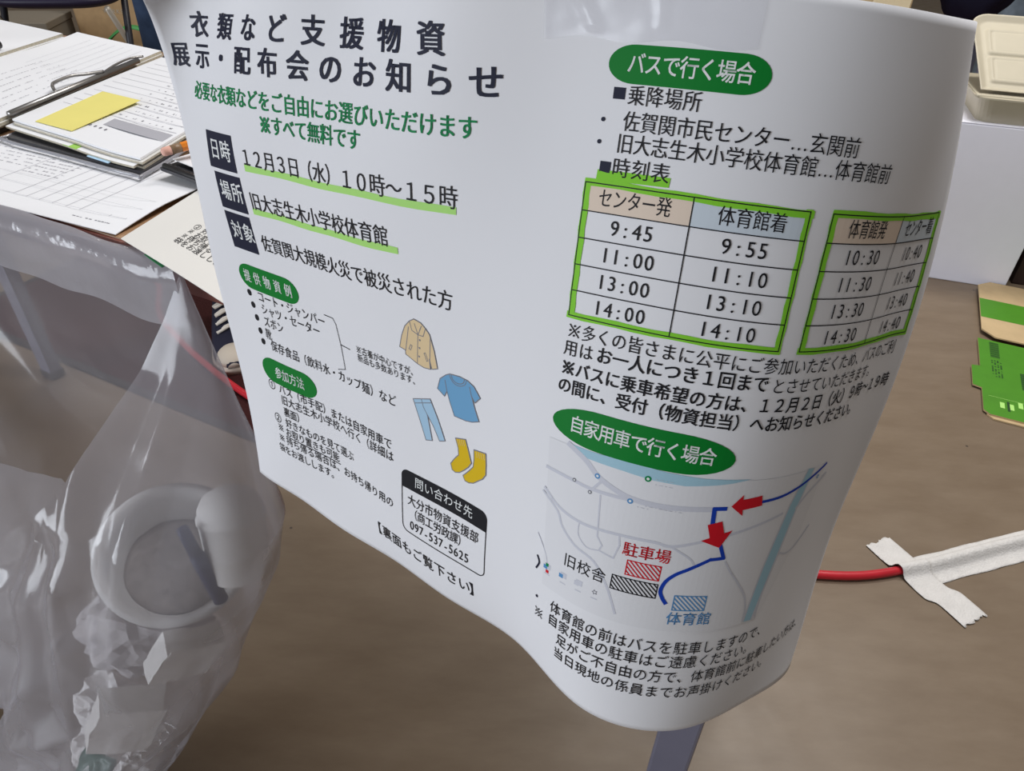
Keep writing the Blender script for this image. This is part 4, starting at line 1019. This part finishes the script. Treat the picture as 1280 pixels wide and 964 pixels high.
card('panel', -0.345, 0.0, -0.30, 0.0, 0.0005, KRAFT_LIGHT)
lowp = card('printed_panel', -0.335, -0.006, -0.105, 0.008, 0.0042, GREENP, notch=True, label='green printed panel')
upf = card('flap', 0.005, 0.315, -0.13, 0.0, 0.010, KRAFT_LIGHT, 0.03, 0.01, label='tan flap with a green band')
card('side_panel', 0.03, 0.30, -0.33, -0.14, 0.0005, GREENP)
k = Ink()
k.rect(100, -130, 205, -0.5, GREENP, 0)
k.build('green_band', lambda V: np.array([(x * 1e-3, y * 1e-3, 0.0138 + 0.01 * (x * 1e-3 - .005)) for x, y, h in V]), upf)
k = Ink(); DKG = mat('dark_green_print', (0.012, 0.06, 0.01), .6)
for i in range(22): k.rect(-88 + i * 3.4, -36, -88 + i * 3.4 + (2.2 if i % 3 else 1.1), -16, DKG, 0)
rn = random.Random(2)
for j in range(4):
    for i in range(14):
        if rn.random() < .8: k.rect(-175 + i * 5.4, -20 - j * 6, -175 + i * 5.4 + rn.uniform(2, 5), -16.5 - j * 6, DKG, 0)
k.build('barcode', lambda V: np.array([(x * 1e-3, y * 1e-3, 0.0080) for x, y, h in V]), lowp); k = Ink()
for i in range(12): k.rect(-205 + i * 6, -86, -205 + i * 6 + 4.6, -74, DKG, 0)
k.line([(-262, -4), (-262, -100)], .8, MARKER, 0)
for x, y in ((-300, -34), (-300, -52), (-285, -70)): k.rect(x, y, x + 22, y + 9, MARKER, 0)
k.rect(-308, -44, -270, -39, DKG, 0)
k.build('label_print', lambda V: np.array([(x * 1e-3, y * 1e-3, 0.0080) for x, y, h in V]), lowp)

# white box with food container
WH = mat('white_box_paper', (0.83, 0.83, 0.92), 0.6, spec=0.3, noise_amt=0.01)
e_ = Vector((0.954, -0.30, 0)); wrot = math.atan2(e_.y, e_.x)
wb = empty('white_box', (1.361, 1.764, 0), wrot, 'plain white box standing on the floor under the beige food container', 'box')
bm = bmesh.new(); add_box(bm, (-0.55, 0, 0.0), (0, 0.44, 0.425)); bm_mesh('body', bm, WH, wb, bevel=0.003)
bm = bmesh.new(); add_box(bm, (-0.55, 0.0, 0.4252), (0, 0.44, 0.4275)); bm_mesh('lid', bm, WH, wb, bevel=0.003)
BEIGE = mat('beige_pulp', (0.47, 0.425, 0.325), 0.55, spec=0.3, noise_amt=0.02)
CLEARB = film('clear_tray_plastic', 0.55, 0.15, (0.66, 0.60, 0.46), 0.4)
fc = empty('food_container', (1.361 - .954 * .245 - .3 * .022, 1.764 + .30 * .245 - .954 * .022, 0.4275), wrot, 'beige food container with its embossed lid standing open on the white box', 'container')
def tray(x0, x1, y0, y1, h, fl):
    bm = bmesh.new(); lv = []
    for ins, z in ((0.0, 0.0), (-fl * .5, h * .5), (-fl, h), (-fl - .012, h), (-fl - .012, h + .004), (-fl, h + .004), (0.006, 0.004)):
        r = 0.03; ring = []
        for cx_, cy_, a0 in ((x1 - ins - r, y1 - ins - r, 0), (x0 + ins + r, y1 - ins - r, 90), (x0 + ins + r, y0 + ins + r, 180), (x1 - ins - r, y0 + ins + r, 270)):
            for q in range(6):
                a = math.radians(a0 + 18 * q); ring.append(bm.verts.new((cx_ + r * math.cos(a), cy_ + r * math.sin(a), z)))
        lv.append(ring)
    for A, B in zip(lv, lv[1:]):
        for i in range(len(A)): bm.faces.new((A[i], A[(i + 1) % len(A)], B[(i + 1) % len(A)], B[i]))
    bm.faces.new(lv[0][::-1]); bm.faces.new(lv[-1])
    return bm
bm_mesh('tray', tray(0.018, 0.30, 0.022 + .018, 0.24, 0.058, 0.014), CLEARB if False else BEIGE, fc, smooth=False)
bm = bmesh.new(); add_box(bm, (-0.006, 0.024, 0.058), (0.326, 0.266, 0.066)); bm_mesh('rim', bm, BEIGE, fc, bevel=0.003)
# lid leaning back, with two rows of embossed compartments
lid_m = Matrix.Translation((0, 0.045, 0.066)) @ Matrix.Rotation(math.radians(36), 4, 'X')
def lid():
    n, mrows = 96, 72; bm = bmesh.new(); G = []
    def emb(x, y):
        h = 0.0
        for cx_ in (0.09, 0.23):
            for cy_ in (0.07, 0.155):
                dx, dy = abs(x - cx_) - 0.058, abs(y - cy_) - 0.034
                d = max(dx, dy) if max(dx, dy) < 0 or min(dx, dy) < 0 else math.hypot(dx, dy)
                h = max(h, 0.007 * max(0, min(1, 1 - abs(d) / 0.006)), 0.004 * (d < -.006))
        ed = min(x, 0.32 - x, y, 0.235 - y)
        h += 0.010 * max(0, 1 - ed / 0.016)
        return h
    for i in range(n + 1):
        row = []
        for j in range(mrows + 1):
            x, y = 0.32 * i / n, 0.235 * j / mrows; h = emb(x, y); rr = .035
            for cx_ in (rr, .32 - rr):
                if (x - cx_) * (1 if cx_ > .16 else -1) > 0 and y > .235 - rr:
                    dx, dy = x - cx_, y - (.235 - rr); m = max(abs(dx), abs(dy)); L_ = math.hypot(dx, dy)
                    if L_ > 0: x, y = cx_ + dx * m / L_, .235 - rr + dy * m / L_
            row.append(bm.verts.new(lid_m @ Vector((0.16 + (x - .16) * (1 + .26 * y / .235), y, h))))
        G.append(row)
    for A, B in zip(G, G[1:]):
        for j in range(mrows): bm.faces.new((A[j], B[j], B[j + 1], A[j + 1]))
    return bm
lo = bm_mesh('lid', lid(), BEIGE, fc, smooth=True); sm = lo.modifiers.new('thickness', 'SOLIDIFY'); sm.thickness = 0.002; sm.offset = -1
db = empty('dark_block', (1.40, 1.80, 0), wrot, 'dark brown low block on the floor right beside the white box', 'box')  # plain dark brown block filling the dark area right of the white box
bm = bmesh.new(); add_box(bm, (0.0, 0, 0.0), (0.5, 0.40, 0.30)); bm_mesh('body', bm, mat('dark_brown_surface', (0.035, 0.018, 0.014), .6, noise_amt=.1), db, bevel=0.003)
bm = bmesh.new(); add_box(bm, (-0.003, -0.003, 0.30), (0.503, 0.403, 0.318)); bm_mesh('lid', bm, mat('dark_brown_surface', (0.035, 0.018, 0.014), .6), db, bevel=0.003)

# ------------------------------------------------------------------ people (mostly hidden behind the poster or above the frame)
def skin_mesh(name, verts, edges, radii, m, parent, sub=2, rootv=0):
    me = bpy.data.meshes.new(name); me.from_pydata([tuple(v) for v in verts], edges, []); me.update()
    o = link(name, me, m, parent)
    md = o.modifiers.new('skin', 'SKIN'); md.use_smooth_shade = True
    for i, sv in enumerate(me.skin_vertices[0].data):
        r = radii[i]; sv.radius = r if isinstance(r, tuple) else (r, r); sv.use_root = (i == rootv)
    s = o.modifiers.new('sub', 'SUBSURF'); s.levels = sub; s.render_levels = sub
    return o
SKIN = mat('skin', (0.60, 0.38, 0.27), 0.55); HAIR = mat('dark_hair', (0.02, 0.015, 0.012), 0.5)
def shoe(parent, x, y, rot, upper, sole, lace, name='sneaker'):
    R = Matrix.Translation((x, y, 0)) @ Matrix.Rotation(rot, 4, 'Z')   # local +y is the toe
    def prof(t):  # half width, top height
        w = 0.033 + 0.012 * math.sin(min(1, max(0, t)) * 2.6) - 0.004 * (t < .25)
        return w * (1 - max(0, (t - .82) / .18) ** 2 * .62) * (1 - max(0, (.12 - t) / .12) ** 2 * .45)
    def loft(name, zlo, zhi, grow, m, top=None, par=None):
        bm = bmesh.new(); rings = []; n = 22
        for i in range(n + 1):
            t = i / n; yy = -0.085 + 0.275 * t; w = prof(t) + grow; zt = zhi if top is None else top(t)
            ring = [bm.verts.new(R @ Vector((w * cx, yy, zlo + (zt - zlo) * cz))) for cx, cz in ((-1, 0), (-1.02, .45), (-.86, .8), (-.45, 1), (.45, 1), (.86, .8), (1.02, .45), (1, 0))]
            rings.append(ring)
        for A, B in zip(rings, rings[1:]):
            for k in range(8): bm.faces.new((A[k], A[(k + 1) % 8], B[(k + 1) % 8], B[k]))
        bm.faces.new(rings[0][::-1]); bm.faces.new(rings[-1])
        return bm_mesh(name, bm, m, par, smooth=True)
    top = lambda t: 0.105 if t < .28 else (0.105 - (t - .28) / .34 * .045 if t < .62 else 0.06 - (t - .62) / .38 * .022)
    up = loft('sneaker', 0.022, 0.1, 0.0, upper, top, parent)
    loft('sole', 0.0052, 0.030, 0.005, sole, None, up)
    bm = bmesh.new()
    for i in range(4):
        t = .36 + i * .075; yy = -0.085 + 0.275 * t; z = top(t) + .003
        add_tube(bm, [R @ Vector((sx * .034 * (1 - .1 * i), yy + sx * .004, z - .012 * abs(sx) ** 2)) for sx in (-1, -.5, 0, .5, 1)], 0.004, 8)
        add_tube(bm, [R @ Vector((sx * .030, yy + .012 * sx + .008, z - .008 * abs(sx) ** 2 + .002)) for sx in (-1, 0, 1)], 0.0035, 8)
    bm_mesh('laces', bm, lace, up, smooth=True)
    # rubber toe cap
    bm = bmesh.new(); bmesh.ops.create_uvsphere(bm, u_segments=20, v_segments=10, radius=1)
    for v in bm.verts: v.co = R @ Vector((v.co.x * .040, .150 + v.co.y * .043, .027 + max(0, v.co.z) * .028))
    bm_mesh('toe_cap', bm, sole, up, smooth=True)
def person(x, y, rz, label, trouser, top, upper, sole, lace):
    o = empty('person', (x, y, 0), rz, label, 'person')
    # facing local -y ; right/left along x
    V = [(0, 0, .96), (0, .01, 1.15), (0, .015, 1.36), (0, .01, 1.46), (0, 0, 1.55), (0, -.01, 1.66), (0, -.005, 1.72)]
    E = [(0, 1), (1, 2), (2, 3), (3, 4), (4, 5), (5, 6)]; Rr = [(.09, .08), (.115, .09), (.15, .10), (.06, .055), (.055, .055), (.078, .092), (.06, .07)]
    for s in (-1, 1):
        b = len(V); V += [(s * .06, 0, .88), (s * .095, -.005, .50), (s * .11, .015, .10)]; E += [(0, b), (b, b + 1), (b + 1, b + 2)]; Rr += [.05, .035, .03]
        b = len(V); V += [(s * .18, .01, 1.40), (s * .235, .03, 1.16), (s * .13, -.17, 1.13), (s * .08, -.21, 1.13)]; E += [(2, b), (b, b + 1), (b + 1, b + 2), (b + 2, b + 3)]; Rr += [.055, .042, .028, (.022, .032)]
        h = b + 3; hx, hy, hz = V[h]
        for fi in range(5):
            ln = (.03, .038, .042, .038, .03)[fi]; dz = (2.0 - fi) * .011 + (.016 if fi == 0 else 0)
            c = len(V); V += [(hx - s * .035, hy - .012, hz + dz), (hx - s * (.035 + ln * .8), hy - .012, hz + dz), (hx - s * (.035 + ln * 1.4), hy - .004, hz + dz - .004)]; E += [(h, c), (c, c + 1), (c + 1, c + 2)]; Rr += [.0095, .0085, .0075]
    skin_mesh('body', V, E, Rr, SKIN, o)
    V = [(0, 0, .96), (0, .005, 1.02)]; E = [(0, 1)]; Rr = [(.125, .11), (.13, .11)]
    for s in (-1, 1):
        b = len(V); V += [(s * .070, 0, .84), (s * .080, -.005, .66), (s * .095, -.005, .50), (s * .11, .008, .28), (s * .11, .012, .085)]
        E += [(0, b)] + [(b + i, b + i + 1) for i in range(4)]; Rr += [.080, .068, .064, .062, .060]
    skin_mesh('trousers', V, E, Rr, trouser, o)
    V = [(0, 0, 1.0), (0, .01, 1.15), (0, .015, 1.37), (0, .012, 1.45)]; E = [(0, 1), (1, 2), (2, 3)]; Rr = [(.150, .12), (.15, .12), (.175, .12), (.075, .07)]
    for s in (-1, 1):
        b = len(V); V += [(s * .185, .01, 1.39), (s * .235, .03, 1.16), (s * .14, -.16, 1.13)]; E += [(2, b), (b, b + 1), (b + 1, b + 2)]; Rr += [.07, .056, .044]
    skin_mesh('jumper', V, E, Rr, top, o, rootv=0)
    bm = bmesh.new(); bmesh.ops.create_uvsphere(bm, u_segments=28, v_segments=18, radius=1)
    for v in bm.verts: v.co = Vector((v.co.x * .088, .012 + v.co.y * .10, 1.70 + v.co.z * .088))
    bmesh.ops.delete(bm, geom=[v for v in bm.verts if v.co.z < 1.63 or (v.co.y < -.045 and v.co.z < 1.715)], context='VERTS')
    h = bm_mesh('hair', bm, HAIR, o, smooth=True); h.modifiers.new('t', 'SOLIDIFY').thickness = .008
    for s in (-1, 1):
        bm = bmesh.new(); m_ = Matrix.Translation((s * .03, -.088, 1.665)); bmesh.ops.create_uvsphere(bm, u_segments=10, v_segments=8, radius=.009, matrix=m_); bm_mesh('eye', bm, HAIR, o, smooth=True)
    bm = bmesh.new(); bmesh.ops.create_cone(bm, segments=12, radius1=.014, radius2=.005, depth=.045, cap_ends=True, matrix=Matrix.Translation((0, -.098, 1.635)) @ Matrix.Rotation(.35, 4, 'X')); bm_mesh('nose', bm, SKIN, o, smooth=True)
    bm = bmesh.new(); add_tube(bm, [(-.022, -.086, 1.598), (0, -.094, 1.596), (.022, -.086, 1.598)], [.003, .005, .003], 8); bm_mesh('mouth', bm, mat('lip', (.45, .18, .16), .5), o, smooth=True)
    for s in (-1, 1): shoe(o, s * .11, .0, math.pi + s * -.12, upper, sole, lace)
    return o
JEANS = mat('navy_denim', (0.035, 0.055, 0.10), 0.85, spec=.1, noise_amt=.25, noise_scale=40)
person(-0.565, 1.47, math.radians(12), 'person in navy trousers and dark sneakers standing behind the table', JEANS, mat('dark_knit', (0.03, 0.03, 0.05), .9), mat('navy_canvas', (0.012, 0.012, 0.03), .8), mat('cream_rubber', (0.55, 0.48, 0.40), .6), mat('white_lace', (0.72, 0.66, 0.58), .8))
pb = person(2.02, 3.10, math.radians(-30), 'person in grey blue trousers standing behind the food container', mat('grey_blue_denim', (0.16, 0.20, 0.25), .85, spec=.1, noise_amt=.35, noise_scale=14), mat('black_knit', (0.02, 0.02, 0.025), .9), mat('black_canvas', (0.015, 0.015, 0.018), .8), mat('cream_rubber', (0.55, 0.48, 0.40), .6), mat('white_lace', (0.72, 0.66, 0.58), .8))
bm = bmesh.new()
vs = add_box(bm, (-0.015, -0.002, 0.38), (0.015, 0.002, 0.98))
for v in vs: v.co = Vector((v.co.x - 0.165 + (v.co.z - .68) * .10, v.co.y - .118, v.co.z))
bm_mesh('white_strap', bm, mat('white_webbing', (0.74, 0.75, 0.80), .7), pb)['label'] = 'white strap hanging down the leg'

# ------------------------------------------------------------------ background, far right
ct = empty('tall_carton', (1.27, 2.62, 0), wrot, 'tall pale cardboard carton behind the white box at the top of the picture', 'box')
bm = bmesh.new(); add_box(bm, (-0.42, 0, 0), (0, 0.35, 0.80)); bm_mesh('body', bm, KRAFT_LIGHT, ct, bevel=.003)
bm = bmesh.new(); add_box(bm, (-0.12, -0.006, 0.30), (-0.005, -0.001, 0.80)); bm_mesh('side_flap', bm, mat('cream_cardboard', (0.66, 0.55, 0.36), .8), ct, bevel=.001)
BROWNSEAT = mat('red_brown_vinyl', (0.22, 0.07, 0.055), .45)
sl = empty('stool', (1.49, 2.66, 0), wrot, 'stool with a red brown seat beside the tall carton', 'stool')
bm = bmesh.new(); add_lathe(bm, [(0, .49), (.115, .49), (.128, .50), (.128, .515), (.12, .523), (0, .525)], 36); bm_mesh('seat', bm, BROWNSEAT, sl, smooth=True)
for q in range(4):
    a = math.pi / 4 + q * math.pi / 2; bm = bmesh.new(); add_tube(bm, [(.15 * math.cos(a), .15 * math.sin(a), 0.0), (.095 * math.cos(a), .095 * math.sin(a), .495)], .011, 10); bm_mesh('leg', bm, LEGMETAL, sl, smooth=True)
dbag = empty('shoulder_bag', (1.485, 2.655, 0.5255), wrot, 'dark navy cloth bag lying on the red brown stool', 'bag')
bm = bmesh.new(); bmesh.ops.create_uvsphere(bm, u_segments=40, v_segments=24, radius=1)
for v in bm.verts:
    p = v.co.copy(); v.co = Vector((p.x * .12, p.y * .10, .12 + max(-.118, p.z * .13))) * 1.0; v.co += p * .012 * noise.noise(p * 2.4)
    v.co.z = max(v.co.z, 0.0015)
bm_mesh('body', bm, mat('dark_navy_cloth', (0.012, 0.011, 0.024), .85, spec=.1), dbag, smooth=True)
bm = bmesh.new(); add_tube(bm, smooth_path([(-.11, -.02, .20), (-.08, -.04, .34), (0, -.04, .40), (.08, -.04, .34), (.11, -.02, .20)], 6), .012, 10); bm_mesh('handle', bm, mat('dark_navy_cloth', (0.012, 0.011, 0.024), .85), dbag, smooth=True)

# ------------------------------------------------------------------ background, far left
TUBE = mat('beige_grey_tube', (0.42, 0.38, 0.32), .4, metal=.3)
NAVYV = mat('dark_navy_vinyl', (0.012, 0.008, 0.03), .5)
ch = empty('folding_chair', (-1.82, 3.15, 0), math.radians(10), 'folding chair with a dark navy padded seat in the background at the top left', 'chair')
bm = bmesh.new(); bmesh.ops.create_uvsphere(bm, u_segments=40, v_segments=20, radius=1)
for v in bm.verts:
    p = v.co.copy(); v.co = Vector((math.copysign(abs(p.x) ** .55, p.x) * .235, math.copysign(abs(p.y) ** .55, p.y) * .20, .455 + p.z * .035))
bm_mesh('seat', bm, NAVYV, ch, smooth=True)
bm = bmesh.new(); bmesh.ops.create_uvsphere(bm, u_segments=40, v_segments=20, radius=1)
for v in bm.verts:
    p = v.co.copy(); v.co = Vector((math.copysign(abs(p.x) ** .55, p.x) * .22, .24 + p.y * .022, .74 + math.copysign(abs(p.z) ** .6, p.z) * .11))
bm_mesh('backrest', bm, NAVYV, ch, smooth=True)
for s in (-1, 1):
    bm = bmesh.new(); add_tube(bm, [(s * .235, -.24, 0.01), (s * .225, .0, .42), (s * .215, .24, .80)], .013, 10); lg = bm_mesh('leg', bm, mat('black_metal', (0.025, 0.025, 0.032), .4), ch, smooth=True)
    bm = bmesh.new(); add_tube(bm, [(s * .236, -.243, 0.0), (s * .234, -.225, .04)], .016, 12); bm_mesh('foot_cap', bm, BLACKPLASTIC, lg, smooth=True)
    bm = bmesh.new(); add_tube(bm, [(s * .21, .24, 0.01), (s * .205, -.16, .43)], .011, 10); lg = bm_mesh('leg', bm, TUBE, ch, smooth=True)
    bm = bmesh.new(); add_tube(bm, [(s * .21, .243, 0.0), (s * .21, .225, .04)], .016, 12); bm_mesh('foot_cap', bm, BLACKPLASTIC, lg, smooth=True)
for yy, zz in ((-.20, .07), (.20, .06)):
    bm = bmesh.new(); add_tube(bm, [(-.23, yy, zz), (.23, yy, zz)], .010, 10); bm_mesh('stretcher', bm, TUBE, ch, smooth=True)
bc = empty('brown_carton', (-2.10, 4.25, 0), math.radians(-4), 'large brown carton with pale printed letters in the background', 'box')
bm = bmesh.new(); add_box(bm, (-.34, 0, 0), (.34, .42, .46)); bd = bm_mesh('body', bm, KRAFT, bc, bevel=.012)
for y0, y1 in ((0.0, .205), (.215, .42)):
    bm = bmesh.new(); add_box(bm, (-.34, y0, .4605), (.34, y1, .465)); bm_mesh('flap', bm, KRAFT, bc)
k = Ink(); k.text('WORKS', -150, -205, 23, mat('pale_print', (.66, .58, .46), .7), 27, 27, 0.02, 0)
k.build('lettering', lambda V: np.array([(x * 1e-3, -.0015, -y * 1e-3) for x, y, h in V]), bc, None, 'pale printed letters')
gb = empty('green_strap', (-2.06, 4.12, 0), math.radians(6), 'green plastic band lying on the floor before the brown carton', 'band')
bm = bmesh.new(); n = 30
G = [[bm.verts.new((-.22 + .44 * i / n, w, .004 + .15 * math.sin(math.pi * i / n) + h)) for w, h in ((-.035, 0), (0, .012), (.035, .002))] for i in range(n + 1)]
for A, B in zip(G, G[1:]):
    for j in range(2): bm.faces.new((A[j], B[j], B[j + 1], A[j + 1]))
g_ = bm_mesh('band', bm, mat('green_plastic', (0.05, 0.26, 0.07), .5), gb, smooth=True); g_.modifiers.new('t', 'SOLIDIFY').thickness = .004
bm = bmesh.new(); add_box(bm, (.20, -.04, .0), (.235, .04, .04)); bm_mesh('buckle', bm, mat('green_plastic', (0.05, 0.26, 0.07), .5), gb, bevel=.004)
gx = empty('grey_box', (-2.78, 4.02, 0), math.radians(8), 'grey brown flat box on the floor behind the folding chair', 'box')
bm = bmesh.new(); add_box(bm, (-.22, 0, 0), (.30, .35, .14)); bm_mesh('body', bm, mat('grey_brown_board', (0.24, 0.21, 0.17), .8), gx, bevel=.004)
bm = bmesh.new(); add_box(bm, (-.225, -.005, .14), (.305, .355, .175)); bm_mesh('lid', bm, mat('grey_brown_board', (0.24, 0.21, 0.17), .8), gx, bevel=.004)
wt = empty('white_bin', (-2.62, 3.55, 0), math.radians(8), 'pale grey plastic bin on the floor at the far top left', 'bin')
bm = bmesh.new(); add_box(bm, (-.20, -.14, 0), (.20, .14, .20))
for v in bm.verts:
    if v.co.z < .1: v.co.x *= .88; v.co.y *= .88
bm_mesh('body', bm, mat('pale_grey_plastic', (.52, .52, .54), .5), wt, bevel=.01)
bm = bmesh.new(); add_box(bm, (-.215, -.155, .20), (.215, .155, .225)); bm_mesh('rim', bm, mat('pale_grey_plastic', (.52, .52, .54), .5), wt, bevel=.006)
